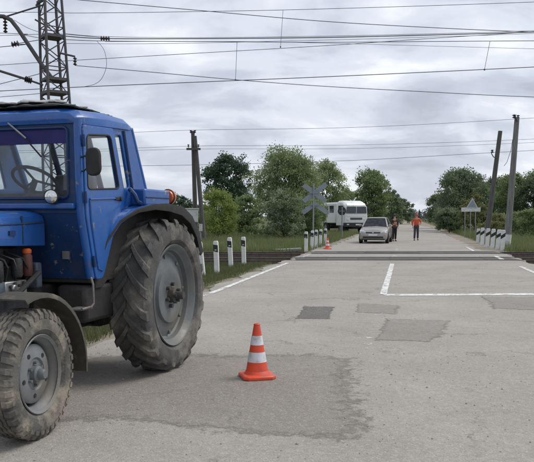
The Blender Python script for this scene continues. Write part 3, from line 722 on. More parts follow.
plate('mirror_glass', [(a_ * .88, b_ * .88) for a_, b_ in o2], [], .004, MIRR, ma, M_ @ YZ(-.024), .001)
M_ = Matrix.Translation((1.42, .47, 1.765)) @ Matrix.Rotation(R(12), 4, 'Z')
wl = MB(); wl.lathe([(0, -.07), (.035, -.06), (.058, -.01), (.064, .012), (.064, .02), (.058, .024)], 22, 'x', caps=False); wl.v = [tuple(M_ @ Vector(p)) for p in wl.v]
wlo = wl.build('work_lamp', BLACK, tr)
wg = MB(); wg.lathe([(.058, .02), (.045, .03), (.025, .035), (0, .037)], 22, 'x'); wg.v = [tuple(M_ @ Vector(p)) for p in wg.v]
wg.build('lamp_lens', MIRR, wlo)
MB().tube([(1.36, .47, 1.69), (1.38, .47, 1.72), (1.37, .47, 1.76)], .012, 8).build('lamp_bracket', BLACK, wlo)
wp = MB().tube([(1.352, .02, 2.42), (1.37, .03, 2.405), (1.365, .20, 2.27)], .008, 6).build('wiper_arm', ALU, tr)
MB().tube([(1.356, .14, 2.32), (1.356, .34, 2.11)], .007, 6).build('wiper_blade', BLACK, wp)

# loose things lying on the cab roof
def crumple(name, x0, x1, y0, y1, z, amp, m, ragged, seed, label, cat, n=34):
    rs = np.random.default_rng(seed); xs_ = np.linspace(0, 1, n); vs_ = []; 
    ph = rs.uniform(0, 6, 12)
    def edge(t, k): return ragged * (math.sin(t * 17 + ph[k]) + .6 * math.sin(t * 41 + ph[k + 1]) + .4 * math.sin(t * 73 + ph[k + 2]))
    for i, a_ in enumerate(xs_):
        for j, b_ in enumerate(xs_):
            X0, X1 = x0 + edge(b_, 0), x1 + edge(b_, 3); Y0, Y1 = y0 + edge(a_, 6), y1 + edge(a_, 8)
            x = X0 + (X1 - X0) * a_; y = Y0 + (Y1 - Y0) * b_
            h = amp * (abs(math.sin(x * 9 + 3 * y + ph[2])) * .5 + abs(math.sin(y * 11 - 4 * x + ph[5])) * .4 + rs.uniform(0, .15))
            ed = min(a_, 1 - a_, b_, 1 - b_); h *= min(1, .45 + ed * 8)
            vs_.append((x, y, z(x, y) + h))
    k = n * n
    lo = [(p[0], p[1], z(p[0], p[1]) + .002) for p in vs_]
    fs = [(i * n + j, i * n + j + 1, (i + 1) * n + j + 1, (i + 1) * n + j) for i in range(n - 1) for j in range(n - 1)]
    fs += [tuple(k + q for q in f[::-1]) for f in fs]
    bd = [i for i in range(n)] + [i * n + n - 1 for i in range(1, n)] + [(n - 1) * n + j for j in range(n - 2, -1, -1)] + [i * n for i in range(n - 2, 0, -1)]
    fs += [(bd[i], bd[(i + 1) % len(bd)], k + bd[(i + 1) % len(bd)], k + bd[i]) for i in range(len(bd))]
    mb = MB(); mb.add(vs_ + lo, fs); o = mb.build(name, m, None, sharp=60)
    o.location = TO; o.rotation_euler = (0, 0, -(math.pi / 2 + TH)); return tag(o, label, cat)
crumple('tarpaulin', .56, 1.30, -.62, .60, lambda x, y: 2.548 - max(0, abs(x - .9) - .30) * .04 - max(0, abs(y) - .50) * .10, .035, TARP, .022, 3, 'ragged black tarpaulin lying over the blue cab roof', 'tarpaulin')
crumple('plastic_sheet', .72, 1.22, -.55, .42, lambda x, y: 2.592, .035, SHEETM, .03, 5, 'crumpled pale grey sheet on top of the black tarpaulin', 'sheet')

# ============================================================ ROADSIDE OBJECTS
WHITE = mat('white_paint', (.72, .72, .70), .6, 0, (.58, .58, .56), 6, .1, 30, (.3, .29, .26), .2, 5)
POSTB = mat('black_paint', (.025, .025, .028), .6)
CRED = mat('cone_orange_red', (.80, .085, .03), .5, 0, (.66, .07, .03), 7, .05, 30, (.30, .13, .09), .3, 9)
CWHT = mat('cone_reflective_white', (.76, .77, .78), .45, 0, (.60, .61, .62), 9, .05, 30, (.42, .39, .35), .3, 12)
WOOD = mat('weathered_pole_wood', (.125, .12, .115), .9, 0, (.075, .07, .066), 3, .4, 20, mapscale=(6, 6, .6))
WOOD_P = mat('grey_pole_wood', (.23, .225, .215), .9, 0, (.14, .135, .13), 3, .4, 20, mapscale=(6, 6, .6))
CONCR = mat('pale_concrete', (.42, .41, .38), .9, 0, (.30, .29, .27), 5, .3, 30)
GALV = mat('galvanised_steel', (.33, .35, .37), .5, .6, (.25, .27, .29), 8)
SIGNB = mat('sign_back_grey', (.27, .31, .345), .6, .1, (.22, .255, .285), 5)
MAST = mat('mast_dark_steel', (.085, .085, .10), .65, .2, (.11, .10, .10), 5)
WIRE = mat('wire_dark', (.13, .135, .15), .6, .1)
PORC = mat('insulator_porcelain', (.06, .045, .045), .3, 0, (.04, .03, .03), 9, coat=.4)
PORW = mat('insulator_white', (.55, .55, .55), .3)
CABM = mat('cabinet_grey_paint', (.56, .57, .55), .6, 0, (.44, .45, .44), 4, .1, 20, (.3, .27, .22), .2, 4)

def cone(loc, label, rz=0.0, sc=1.0):
    t = thing('traffic_cone', label, 'traffic cone', loc, rz, 'orange and white traffic cones')
    b = MB(); n = 8; o8 = [(.165, -.12), (.165, .12), (.12, .165), (-.12, .165), (-.165, .12), (-.165, -.12), (-.12, -.165), (.12, -.165)]
    b.loft([[(x * k, y * k, z) for x, y in o8] for k, z in ((.97, 0), (1.0, .006), (1.0, .028), (.93, .04), (.72, .046))])
    b.build('base', CRED, t, .004)
    H = [(.128, .04), (.122, .052), (.108, .075), (.094, .16)]
    def seg(name, z0, z1, m, out=0.0):
        r = lambda z: .112 - (.112 - .030) * (z - .06) / (.535 - .06) + out
        MB().lathe([(r(z0), z0), (r(z1), z1)], 28, 'z', caps=False).build(name, m, t, sharp=60)
    MB().lathe([(.135, .040), (.128, .052), (.112, .075)], 28, 'z', caps=False).build('skirt', CRED, t, sharp=80)
    seg('lower_shell', .062, .165, CRED); seg('lower_white_band', .163, .262, CWHT, .002); seg('middle_shell', .26, .335, CRED)
    seg('upper_white_band', .333, .425, CWHT, .002); seg('upper_shell', .423, .53, CRED)
    MB().lathe([(.0315, .528), (.033, .536), (.024, .545), (.018, .54), (.015, .46), (0, .455)], 24, 'z', caps=False).build('top_ring', CRED, t)
    for o in t.children:
        pass
    t.scale = (sc, sc, sc); return t
c1 = px_poly([(257, 377.5)])[0]
cone((c1.x, c1.y, .003), 'large orange and white traffic cone standing beside the blue tractor', .25, 1.0)
c2 = px_poly([(327.5, 249)])[0]
cone((c2.x, c2.y, .001), 'small distant orange traffic cone beyond the railway beside the white posts', .6, 1.0)

def guide_post(loc, label, group, w=.13, h=.90, tilt=(0, 0), mark='patch', rz=0.0):
    t = thing('guide_post', label, 'post', loc, rz, group); t.rotation_euler = (tilt[0], tilt[1], rz)
    MB().loft([[(x * k, y * k, z) for x, y in ((-w / 2, -w / 2), (w / 2, -w / 2), (w / 2, w / 2), (-w / 2, w / 2))] for k, z in ((1, -.25), (1, h - .05), (.8, h))]).build('shaft', WHITE, t, .01)
    if mark == 'patch':
        m = MB(); y = -w / 2 - .003
        m.add([(-w / 2 - .002, y, h * .70), (w / 2 + .002, y, h * .66), (w / 2 + .002, y, h * .87), (-w / 2 - .002, y, h * .90), (-w / 2 - .002, y + .01, h * .70), (w / 2 + .002, y + .01, h * .66), (w / 2 + .002, y + .01, h * .87), (-w / 2 - .002, y + .01, h * .90)], [(0, 1, 2, 3), (7, 6, 5, 4), (0, 4, 5, 1), (1, 5, 6, 2), (2, 6, 7, 3), (3, 7, 4, 0)])
        m.build('black_mark', POSTB, t)
        MB().box(-.03, .03, y - .006, y - .001, h * .72, h * .745).build('reflector', WHITE, t)
    else:
        e = w / 2 + .003; z0, z1 = h * .66, h * .80
        m = MB(); m.loft([[(-e, -e, z0 - .09 + a), (e, -e, z0 + .05 + a), (e, e, z0 + .05 + a), (-e, e, z0 - .09 + a)] for a in (0, .17)])
        m.build('black_band', POSTB, t)
    return t
def gz(X, Y): return float(gh(np.array(X), np.array(Y)))
nearp = [((203, 273), 'half hidden'), ((217, 271), ''), ((231, 265.5), ''), ((244, 263.5), '')]
labs = ['white post with black mark, nearest the tractor rear wheel', 'second white black-marked post from the tractor rear wheel', 'third white black-marked post from the tractor rear wheel', 'white post with black mark, farthest of four from the tractor wheel']
for (p, _), l, tl in zip(nearp, labs, ((.02, -.09), (0, -.03), (.03, -.04), (0, -.02))):
    q = px_poly([p])[0]; guide_post((q.x, q.y, gz(q.x, q.y) - .02), l, 'guide posts before the railway', .135, .98, tl, rz=R(-8))
farl = ['white post nearest the rails in the row under the cross sign', 'second post from the rails in the row under the cross sign', 'third post from the rails in the row under the cross sign', 'fourth post from the rails in the row under the cross sign', 'post just behind the small distant traffic cone']
for u, l in zip((35.2, 37.4, 39.2, 41.2, 43.6), farl):
    q = RW(-4.65, u); guide_post((q.x, q.y, gz(q.x, q.y) - .02), l, 'guide posts beyond the railway on the left', .15, .95, (random.uniform(-.03, .03), random.uniform(-.05, .05)), rz=R(-10))
rl = ['leaning striped post nearest the rails, right beside the tall pole base', 'second striped post from the tall pole base', 'third striped post from the tall pole base', 'fourth striped post from the tall pole base', 'fifth striped post from the tall pole base', 'striped post farthest from the tall pole, at the row end']
for (x, y), l in zip(((502.3, 249.5), (497.2, 248.8), (492.2, 247.8), (487, 246.6), (482, 245), (477.5, 242.6)), rl):
    q = px_poly([(x, y)])[0]; guide_post((q.x, q.y, gz(q.x, q.y) - .03), l, 'striped posts beyond the railway on the right', .20, 1.02 if x > 480 else .9, (random.uniform(-.03, .03), random.uniform(.0, .07)), 'band', R(-14))
# concrete slab lying in the grass
q = px_poly([(291, 250)])[0]
o = MB().box(-.5, .5, -.18, .18, 0, .13).build('concrete_slab', CONCR, None, .02); o.location = (q.x, q.y + .3, gz(q.x, q.y + .3) + .02); o.rotation_euler = (0, R(-3), R(4))
tag(o, 'pale broken concrete slab lying in grass beside the rails', 'slab')
o = MB().box(-.22, .22, -.15, .15, 0, .10).build('concrete_block', CONCR, None, .02); o.location = (q.x - .62, q.y + .45, gz(q.x, q.y) + .02); o.rotation_euler = (0, 0, R(20))
tag(o, 'small concrete block at the left end of the pale slab', 'block')

# relay cabinet by the tractor wheel
p = at(191, 221, 30)
t = thing('relay_cabinet', 'pale grey trackside cabinet on a post behind the tractor wheel', 'cabinet', (p.x - .05, 30, gz(p.x, 30)), R(6))
zb = -gz(p.x, 30)
MB().box(-.33, .33, -.2, .2, 1.36 + zb, 1.86 + zb).build('box', CABM, t, .012)
MB().box(-.37, .37, -.24, .24, 1.863 + zb, 1.90 + zb).build('lid', CABM, t, .01)
MB().box(-.28, .28, -.215, -.203, 1.40 + zb, 1.82 + zb).build('door', CABM, t, .004)
MB().cyl((0, 0, -.2), (0, 0, 1.357 + zb), .06).build('post', GALV, t)
MB().box(.36, .50, -.12, .04, 1.0 + zb, 1.28 + zb).build('junction_box', CABM, t, .01)
MB().tube([(.43, -.04, 1.0 + zb), (.43, -.04, .5), (.40, -.04, -.1)], .02, 8).build('conduit', GALV, t)

# rods from one shared unit mesh
UNIT = MB().cyl((0, 0, 0), (0, 0, 1), 1, n=8).mesh('rod')
def rod(name, p0, p1, r, m, parent):
    p0, p1 = Vector(p0), Vector(p1); d = p1 - p0
    key = 'rod_' + m.name
    me = bpy.data.meshes.get(key)
    if me is None:
        me = UNIT.copy(); me.name = key; me.materials.append(m)
    o = bpy.data.objects.new(name, me); C.objects.link(o); o.parent = parent
    o.matrix_local = Matrix.Translation(p0) @ d.to_track_quat('Z', 'Y').to_matrix().to_4x4() @ Matrix.Diagonal((r, r, d.length, 1))
    return o
def insulator(name, p0, p1, r, parent, n=4, m=None):
    p0, p1 = Vector(p0), Vector(p1); d = p1 - p0; L_ = d.length; prof = [(.001, 0)]
    for i in range(n):
        a = L_ * (i + .1) / n; b = L_ * (i + .9) / n; prof += [(r * .35, a), (r, a + (b - a) * .55), (r * .95, a + (b - a) * .7), (r * .35, b)]
    prof += [(.001, L_)]
    mb = MB().lathe(prof, 12, 'z'); Q = Matrix.Translation(p0) @ d.to_track_quat('Z', 'Y').to_matrix().to_4x4()
    mb.v = [tuple(Q @ Vector(v)) for v in mb.v]; return mb.build(name, m or PORC, parent)

# lattice catenary mast
MY = 29.0; mbase = at(58.5, 216, MY)
mast = thing('catenary_mast', 'tall dark steel lattice railway mast rising behind the tractor cab', 'mast', (mbase.x + .14, MY, gz(mbase.x, MY)))
MH = 13.4
def msec(z):
    s = 1.10 - .048 * z; s *= .5; a = R(35); c, d = math.cos(a), math.sin(a); lean = -.014 * z
    return [Vector((x * s * c - y * s * d + lean, x * s * d + y * s * c, z)) for x, y in ((-1, -1), (1, -1), (1, 1), (-1, 1))]
MB().box(-.75, .75, -.75, .75, -.3, .25).build('footing', CONCR, mast, .03)
lo_, hi_ = msec(.2), msec(MH)
for k in range(4): rod('leg', lo_[k], hi_[k], .052, MAST, mast)
zs_ = [.3]; 
while zs_[-1] < MH - .6: zs_.append(zs_[-1] + .55 * (1.10 - .048 * zs_[-1]) + .08)
for i in range(len(zs_) - 1):
    a_, b_ = msec(zs_[i]), msec(zs_[i + 1])
    for k in range(4):
        k2 = (k + 1) % 4
        rod('brace', a_[k] if (i + k) % 2 else a_[k2], b_[k2] if (i + k) % 2 else b_[k], .021, MAST, mast)
        if i % 3 == 0: rod('cross_bar', a_[k], a_[k2], .02, MAST, mast)
for px_y in (37, 80, 93, -20):
    z = at(55, px_y, MY).z - gz(mbase.x, MY); q = msec(z); c_ = sum(q, Vector()) / 4
    mb = MB(); q1, q2 = msec(z - .05), msec(z + .05)
    mb.loft([[c_ + (p - c_) * 1.04 + Vector((0, 0, p.z - c_.z)) * 0 for p in q1], [c_ + (p - c_) * 1.04 + Vector((0, 0, 0)) + Vector((0, 0, .18)) if False else Vector((c_.x + (p.x - c_.x) * 1.04, c_.y + (p.y - c_.y) * 1.04, z + .05)) for p in q2]])
    for v_i, v_ in enumerate(mb.v[:4]): mb.v[v_i] = (v_[0], v_[1], z - .05)
    mb.build('gusset_band', MAST, mast)
mo = mast.location
def ml(x, y, Y=MY - .3): return at(x, y, Y) - mo
can = [ml(51, 77), ml(40, 62), ml(28, 44), ml(18, 29), ml(11, 20), ml(4, 16.5), ml(-10, 15.5), ml(-60, 14)]
MB().tube(can, .075, 10).build('cantilever_arm', MAST, mast)
MB().tube([ml(43, 85), ml(30, 80.5)], .035, 8).build('strut_arm', MAST, mast); MB().tube([ml(27, 79.5), ml(0, 71), ml(-40, 58)], .045, 8).build('strut_arm', MAST, mast)
insulator('strut_insulator', ml(32, 81), ml(25, 78.8), .12, mast, 4)
rod('tie_rod', ml(43, 5), ml(6, 16.5), .03, MAST, mast)
rod('bracket', ml(35, 19.5), ml(50, 28), .03, MAST, mast); rod('bracket', ml(60, 53), ml(75, 56.5), .035, MAST, mast)
insulator('bracket_insulator', ml(75, 57), ml(75, 65.5), .075, mast, 3); insulator('arm_insulator', ml(5, 17), ml(5.5, 33), .085, mast, 5)
rod('bracket', ml(40, 0), ml(36, 6), .04, MAST, mast)
MB().tube([ml(37, 3), ml(40, 1.5), ml(43, 0)], .06, 8).build('bracket_end', MAST, mast)

# overhead wires
def wire(name, pts, Y, r, label, drop=None, group='overhead wires along the railway'):
    P3 = [at(x, y, Y if not isinstance(Y, tuple) else Y[0] + (Y[1] - Y[0]) * (x - pts[0][0]) / (pts[-1][0] - pts[0][0])) for x, y in pts]
    # Catmull-Rom through the points
    out = []
    for i in range(len(P3) - 1):
        p0, p1, p2, p3 = P3[max(0, i - 1)], P3[i], P3[i + 1], P3[min(len(P3) - 1, i + 2)]
        for j in range(8):
            t = j / 8; out.append(.5 * ((2 * p1) + (p2 - p0) * t + (2 * p0 - 5 * p1 + 4 * p2 - p3) * t * t + (3 * p1 - p0 - 3 * p2 + p3) * t ** 3))
    out.append(P3[-1])
    o = MB().tube(out, r * .85, 5).build(name, WIRE); tag(o, label, 'wire', group)
    for (a, b) in (drop or []):
        d = MB().tube([at(*a, Y if not isinstance(Y, tuple) else Y[0]), at(*b, Y if not isinstance(Y, tuple) else Y[0])], .009, 5).build('dropper', WIRE, o)
        MB().tube([at(b[0] - .6, b[1], Y if not isinstance(Y, tuple) else Y[0]), at(b[0] + .6, b[1] - .1, Y if not isinstance(Y, tuple) else Y[0])], .035, 6).build('dropper_clamp', WIRE, o)
    return o
wire('overhead_wire', [(52, -3), (80, 0), (200, 10.5), (320, 21), (430, 27.5), (534, 32), (700, 37), (1000, 40)], 31, .016, 'wire falling from the top left corner to the right edge')
wire('overhead_wire', [(-400, 15), (0, 12.3), (80, 13), (200, 11.5), (320, 9), (534, 2), (1000, -16)], 34, .013, 'uppermost near-level wire climbing slightly towards the right', [((283, 10), (280.5, 47))])
m1 = wire('messenger_wire', [(64, 36), (105, 38.5), (200, 38.6), (320, 37.5), (430, 35), (534, 32), (700, 26), (1000, 12)], 29, .021, 'thick carrying wire with dark insulator block right of the mast')
insulator('insulator_block', at(100, 38.4, 29), at(110, 38.6, 29), .10, m1, 4)
wire('overhead_wire', [(64, 39.5), (105, 41), (200, 41.5), (320, 42.3), (430, 41.5), (534, 40.8), (1000, 38)], 29.4, .014, 'thin wire just beneath the thick carrying wire', [((237, 42), (235.5, 80)), ((490, 41.2), (484.5, 69.6))])
wire('overhead_wire', [(105, 41.6), (230, 41.4), (320, 43), (430, 46), (534, 48.8), (800, 56)], 33.5, .009, 'faint wire fanning slowly downwards to the right edge')
wire('overhead_wire', [(-400, 92), (0, 65), (42, 62.5), (80, 60), (200, 53), (320, 46), (430, 38.5), (534, 31.5), (800, 12)], 32, .013, 'wire rising from the mast middle to the right edge')
wire('overhead_wire', [(75, 65.5), (150, 72), (233, 79.5), (320, 86), (430, 92), (534, 97), (800, 106), (1100, 112)], MY - .3, .014, 'wire falling right from the small insulator on the mast')
wire('contact_wire', [(-400, 112), (0, 91), (80, 87), (200, 82), (320, 77), (430, 72), (534, 67), (1000, 44)], 28, .016, 'lowest railway wire passing just above the tractor roof')
wire('overhead_wire', [(-300, 160), (0, 84), (43, 72.5)], MY - .2, .014, 'short wire reaching the mast from the left above the strut')
wire('overhead_wire', [(-300, 122), (0, 97), (43, 93)], 27.8, .012, 'short wire left of the mast just above the cab roof')
wb = wire('overhead_wire', [(-300, 72), (0, 47), (15, 44), (42, 39.5)], MY - .2, .016, 'wire with insulator reaching the mast from the left')
insulator('wire_insulator', at(11, 44.8, MY - .2), at(19, 43.2, MY - .2), .11, wb, 3)
wire('overhead_wire', [(-300, 22), (0, 33), (20, 34.5), (42, 38.5)], 29.2, .012, 'thin wire crossing to the mast below the curved arm')
wire('overhead_wire', [(14, 20), (28, 28), (42, 33)], MY - .3, .010, 'short wire from the curved arm down to the mast')
wire('overhead_wire', [(64, 33.5), (105, 36.6), (200, 37.6), (320, 36.2), (430, 33.8), (534, 30.6), (800, 20)], 29.2, .010, 'thin wire just above the thick carrying wire')
wire('overhead_wire', [(64, 43.5), (160, 43.6), (320, 40.2), (430, 37), (534, 33.4), (800, 22)], 30, .009, 'thin wire rising into the bundle at the upper right edge')
wire('overhead_wire', [(-300, 44), (0, 35.5), (42, 34), (64, 34.2), (100, 37.4)], 29.6, .011, 'thin wire passing behind the mast into the insulator block')
wire('jumper_wire', [(97, 41.3), (104, 50), (106.5, 65), (102, 78), (95, 84), (85, 86.5)], 28.8, .010, 'looping jumper wire hanging right of the mast')
PW = 'power lines strung between the wooden poles'
wire('power_line', [(-400, 140), (60, 134), (196, 130), (350, 127.5), (517, 119), (800, 100)], 46, .012, 'top wire between the twin wooden pole and the tall right pole', group=PW)
wire('power_line', [(-400, 157), (60, 150), (196, 146), (350, 145), (534, 139), (900, 120)], 46.5, .011, 'middle wire passing the crossarm of the twin wooden pole', group=PW)
wire('power_line', [(-400, 160), (60, 152), (200, 149), (350, 148.5), (534, 142.5), (900, 124)], 47.2, .010, 'wire just below the crossarm of the twin wooden pole', group=PW)
wire('power_line', [(-400, 176), (60, 167), (200, 164.8), (350, 160.5), (495, 152.5), (800, 136)], 48, .014, 'lowest wire above the treetops, ending at the shorter right pole', group=PW)

# twin (braced) wooden pole on the left
Y = 46.0; b0 = at(196.2, 243, Y); gz0 = gz(b0.x, Y)
pl = thing('utility_pole', 'twin braced wooden utility pole with crossarm left of the trees', 'utility pole', (b0.x, Y, gz0))
L0 = lambda x, y, Y_=Y: at(x, y, Y_) - pl.location
MB().tube([Vector((0, 0, -.4)), L0(194.6, 190), L0(192.8, 131)], [.15, .135, .11], 12).build('pole', WOOD, pl)
MB().tube([L0(204.5, 246, Y - .4), L0(200.5, 200, Y - .25), L0(194.9, 136, Y - .22)], [.15, .135, .11], 12).build('brace_pole', WOOD, pl)
MB().box(-.42, .42, -.07, .07, -.06, .06, Matrix.Translation(L0(193.5, 149, Y - .42))).build('crossarm', WOOD, pl)
for x in (188.4, 198.4): 
    rod('insulator_pin', L0(x, 148.5, Y - .42), L0(x, 146.2, Y - .42), .018, MAST, pl); insulator('insulator', L0(x, 147, Y - .42), L0(x, 144.2, Y - .42), .075, pl, 2)
for x in (190.7, 195.0):
    rod('insulator_pin', L0(192.9, 134.5, Y - .13), L0(x, 132.8, Y - .13), .02, MAST, pl); insulator('insulator', L0(x, 133, Y - .13), L0(x, 129.8, Y - .13), .075, pl, 2)
# right poles
Y = 39.0; b0 = at(506.8, 247, Y); pr = thing('utility_pole', 'tallest leaning grey pole at the right with white painted foot', 'utility pole', (b0.x, Y, gz(b0.x, Y)))
L1 = lambda x, y, Y_=39.0: at(x, y, Y_) - pr.location
MB().tube([Vector((-.01, 0, -.4)), L1(508.8, 222), L1(517, 118)], [.185, .175, .125], 14).build('pole', WOOD_P, pr)
MB().tube([Vector((-.03, 0, .02)), L1(507.7, 234.5)], [.215, .205], 14).build('white_foot', WHITE, pr)
MB().tube([L1(517, 121, 38.85), L1(515.5, 117.5, 38.8), L1(514.5, 115.5, 38.8)], .05, 8).build('insulator_hook', MAST, pr)
insulator('insulator', L1(514.2, 118.5, 38.8), L1(514.2, 114.2, 38.8), .11, pr, 2); insulator('insulator', L1(517.8, 118.5, 39.1), L1(518.2, 114.8, 39.1), .09, pr, 2)
MB().tube([L1(516, 130), L1(512.5, 140), L1(511, 150), L1(507, 162), L1(504, 166)], .012, 6).build('stay_wire', WIRE, pr)
Y = 45.0; b0 = at(486.6, 243, Y); ps = thing('utility_pole', 'shorter leaning dark pole left of the tallest right pole', 'utility pole', (b0.x, Y, gz(b0.x, Y)))
L2 = lambda x, y, Y_=45.0: at(x, y, Y_) - ps.location
MB().tube([Vector((0, 0, .9)), L2(489.5, 215), L2(500.3, 131)], [.16, .155, .12], 12).build('pole', WOOD, ps)
MB().tube([Vector((-.02, .1, -.4)), Vector((.02, .1, 1.0)), L2(488.8, 220, 45.15)], [.13, .13, .12], 10).build('concrete_stub', CONCR, ps)
MB().tube([L2(496.8, 158, 44.85), L2(493.5, 157), L2(491.5, 153.5), L2(492.2, 151)], .028, 8).build('insulator_hook', MAST, ps)
insulator('insulator', L2(492.2, 153), L2(492.2, 149.5), .10, ps, 2)

# cross-shaped crossing sign seen from behind
Y = 41.5; b0 = at(313, 245, Y); sg = thing('crossing_sign', 'grey back of a double crossing cross sign on a thin post', 'road sign', (b0.x, Y, gz(b0.x, Y)))
L3 = lambda x, y, Y_=41.5: at(x, y, Y_) - sg.location
rod('post', Vector((0, 0, -.3)), L3(313.8, 184), .038, GALV, sg)
def board(name, a, b, wd, Yo, m, parent, L_):
    a, b = L_(*a, Yo), L_(*b, Yo); d = (b - a); ang = math.atan2(d.z, d.x); c = (a + b) / 2
    return MB().box(-d.length / 2, d.length / 2, -.012, .012, -wd / 2, wd / 2, Matrix.Translation(c) @ Matrix.Rotation(-ang, 4, 'Y')).build(name, m, parent, .004)
board('cross_board', (303.5, 185), (326, 201.5), .25, 41.56, SIGNB, sg, L3); board('cross_board', (303.5, 201.5), (326.5, 184), .25, 41.60, SIGNB, sg, L3)
board('lower_board', (302.5, 213), (315.5, 203.5), .24, 41.56, SIGNB, sg, L3); board('lower_board', (327.5, 213), (314, 203.5), .24, 41.60, SIGNB, sg, L3)
for y in (193, 205): MB().box(-.25, .25, -.02, .02, -.02, .02, Matrix.Translation(L3(314, y, 41.53))).build('clamp_rail', GALV, sg)
# round sign seen from behind
Y = 55.0; b0 = at(342, 239, Y); rs = thing('round_sign', 'round dark backed road sign in front of the white truck', 'road sign', (b0.x, Y, gz(b0.x, Y)))
top = at(342, 211, Y) - rs.location
rod('post', Vector((0, 0, -.3)), top + Vector((0, 0, .3)), .04, GALV, rs)
MB().lathe([(0, .045), (.30, .045), (.31, .055), (.31, .065), (.30, .07), (0, .07)], 28, 'y', top).build('disc', mat('dark_sign_back', (.035, .035, .04), .6), rs)
MB().box(-.2, .2, .041, .044 + .0, -.02, .02, Matrix.Translation(top)).build('clamp_rail', GALV, rs)
# board sign with triangle on the right
Y = 58.0; b0 = at(470.5, 237, Y); bs = thing('board_sign', 'white name board with triangular sign above on three posts', 'road sign', (b0.x, Y, gz(b0.x, Y)))
L4 = lambda x, y, Y_=58.0: at(x, y, Y_) - bs.location
for x in (465, 470.5, 475.5): rod('post', Vector((L4(x, 237).x, 0, -.3)), L4(x, 208.5), .035, GALV, bs)
NB = mat('name_board_white', (.70, .70, .68), .6, 0, (.34, .35, .36), 9, lo=.50, hi=.62, mapscale=(1, 1, 2.5))
MB().box(-.74, .74, -.075, -.045, -.155, .155, Matrix.Translation(L4(470.7, 209.6))).build('name_board', NB, bs, .008)
c_ = L4(472, 204); tri = rounded([(-.46, -.30), (.46, -.30), (0, .47)], .07)
plate('triangle_plate', tri, [], .024, mat('sign_grey_white', (.55, .56, .57), .6), bs, Matrix.Translation(c_) @ XZ(-.09), .003)
plate('triangle_inner', [(x * .72, y * .72 - .02) for x, y in tri], [], .008, SIGNB, bs, Matrix.Translation(c_) @ XZ(-.107), .002)

# ============================================================ VEHICLES
CARP = mat('car_beige_grey_paint', (.34, .32, .285), .35, .3, (.29, .27, .24), 2, coat=.5)
CARG = glass_mat('car_glass', (.22, .25, .27), dirt=.06)
PLAST = mat('dark_plastic', (.02, .02, .022), .6, 0, (.035, .035, .035), 8)
CHRM = mat('chrome_trim', (.55, .55, .56), .2, .9)
HLGT = mat('headlight_glass', (.70, .72, .74), .3, .1, (.45, .47, .5), 12, coat=.6)
PLATE = mat('number_plate_white', (.72, .72, .72), .5, 0, (.62, .62, .62), 30)
CTYRE = mat('car_tyre', (.022, .022, .022), .85, 0, (.035, .034, .032), 8)
def body_section(x, w, zb, zt, cr=.03, tum=.95):
    h = zt - zb
    q = [(0, zb), (w * .86, zb), (w * .97, zb + h * .16), (w, zb + h * .42), (w * .985, zb + h * .70), (w * tum, zb + h * .90), (w * (tum - .12), zt), (0, zt + cr)]
    return [(x, a, b) for a, b in q] + [(x, -a, b) for a, b in q[-2:0:-1]]
def car_wheel(parent, x, y, r, wd, s, rimm=None):
    t = MB().lathe([(r * .62, -wd / 2), (r * .93, -wd / 2), (r, -wd / 2 + .03), (r, wd / 2 - .03), (r * .93, wd / 2), (r * .62, wd / 2)], 32, 'y', caps=False)
    wo_ = MB().lathe([(r * .63, wd * .42), (r * .58, wd * .3), (r * .5, wd * .28), (r * .15, wd * .36), (0, wd * .36)], 24, 'y', caps=False).build('wheel', rimm or GALV, parent)
    wo_.location = (x, y, r); wo_.rotation_euler = (0, 0, 0 if s > 0 else math.pi); t.build('tyre', CTYRE, wo_)
    return wo_
cp_ = px_poly([(375.5, 243.6)])[0]
car = thing('parked_car', 'beige grey family car facing the camera beyond the railway', 'car', (cp_.x + .32, cp_.y + 2.0, .001), math.atan2(-CA, -SA) + R(-3))
secs = [body_section(*a) for a in ((2.06, .62, .30, .60, .01), (2.00, .74, .22, .68, .03), (1.88, .80, .19, .76, .05), (1.55, .85, .18, .84, .055), (1.0, .86, .18, .95, .05), (.7, .865, .18, .99, .02), (-1.2, .865, .18, 1.01, .02), (-1.75, .83, .22, 1.03, .02), (-2.0, .76, .30, .98, .01), (-2.06, .66, .36, .86, .01))]
body = MB().loft(secs).build('body', CARP, car, .015, 50)
# cabin: roof plus pillars, with glass inset
base = [(.98, .74, .955), (-1.62, .74, 1.03)]; roof_ = [(.20, .56, 1.475), (-1.15, .55, 1.47)]
def gpt(f, s, t):  # f 0 front 1 rear ; s side ; t 0 base 1 roof
    b_, r_ = Vector(base[f]), Vector(roof_[f]); p = b_.lerp(r_, t); return Vector((p.x, p.y * s, p.z))
rfm = MB(); rfm.loft([[(x, y, z) for y, z in ((hw, z0), (hw * .93, z0 + .035), (hw * .6, z0 + .055), (-hw * .6, z0 + .055), (-hw * .93, z0 + .035), (-hw, z0))] for x, hw, z0 in ((.26, .55, 1.445), (.10, .575, 1.465), (-.5, .585, 1.475), (-1.05, .57, 1.465), (-1.22, .54, 1.44))])
rfm.build('roof', CARP, car, .01, 50)
for s in (-1, 1):
    for nm, f in (('front_pillar', 0), ('rear_pillar', 1)): MB().tube([gpt(f, s, 0), gpt(f, s, .5) + Vector((.02 if f == 0 else -.02, .012 * s, .01)), gpt(f, s, .98)], .042, 8).build(nm, CARP, car)
    MB().tube([(-.42, .75 * s, 1.0), (-.45, .57 * s, 1.47)], .03, 8).build('centre_pillar', PLAST, car)
def quad(name, ps, m, parent, th=.006):
    ps = [Vector(p) for p in ps]; n = (ps[1] - ps[0]).cross(ps[3] - ps[0]).normalized() * th
    return MB().add(ps + [p + n for p in ps], [(0, 1, 2, 3), (7, 6, 5, 4), (0, 4, 5, 1), (1, 5, 6, 2), (2, 6, 7, 3), (3, 7, 4, 0)]).build(name, m, parent)
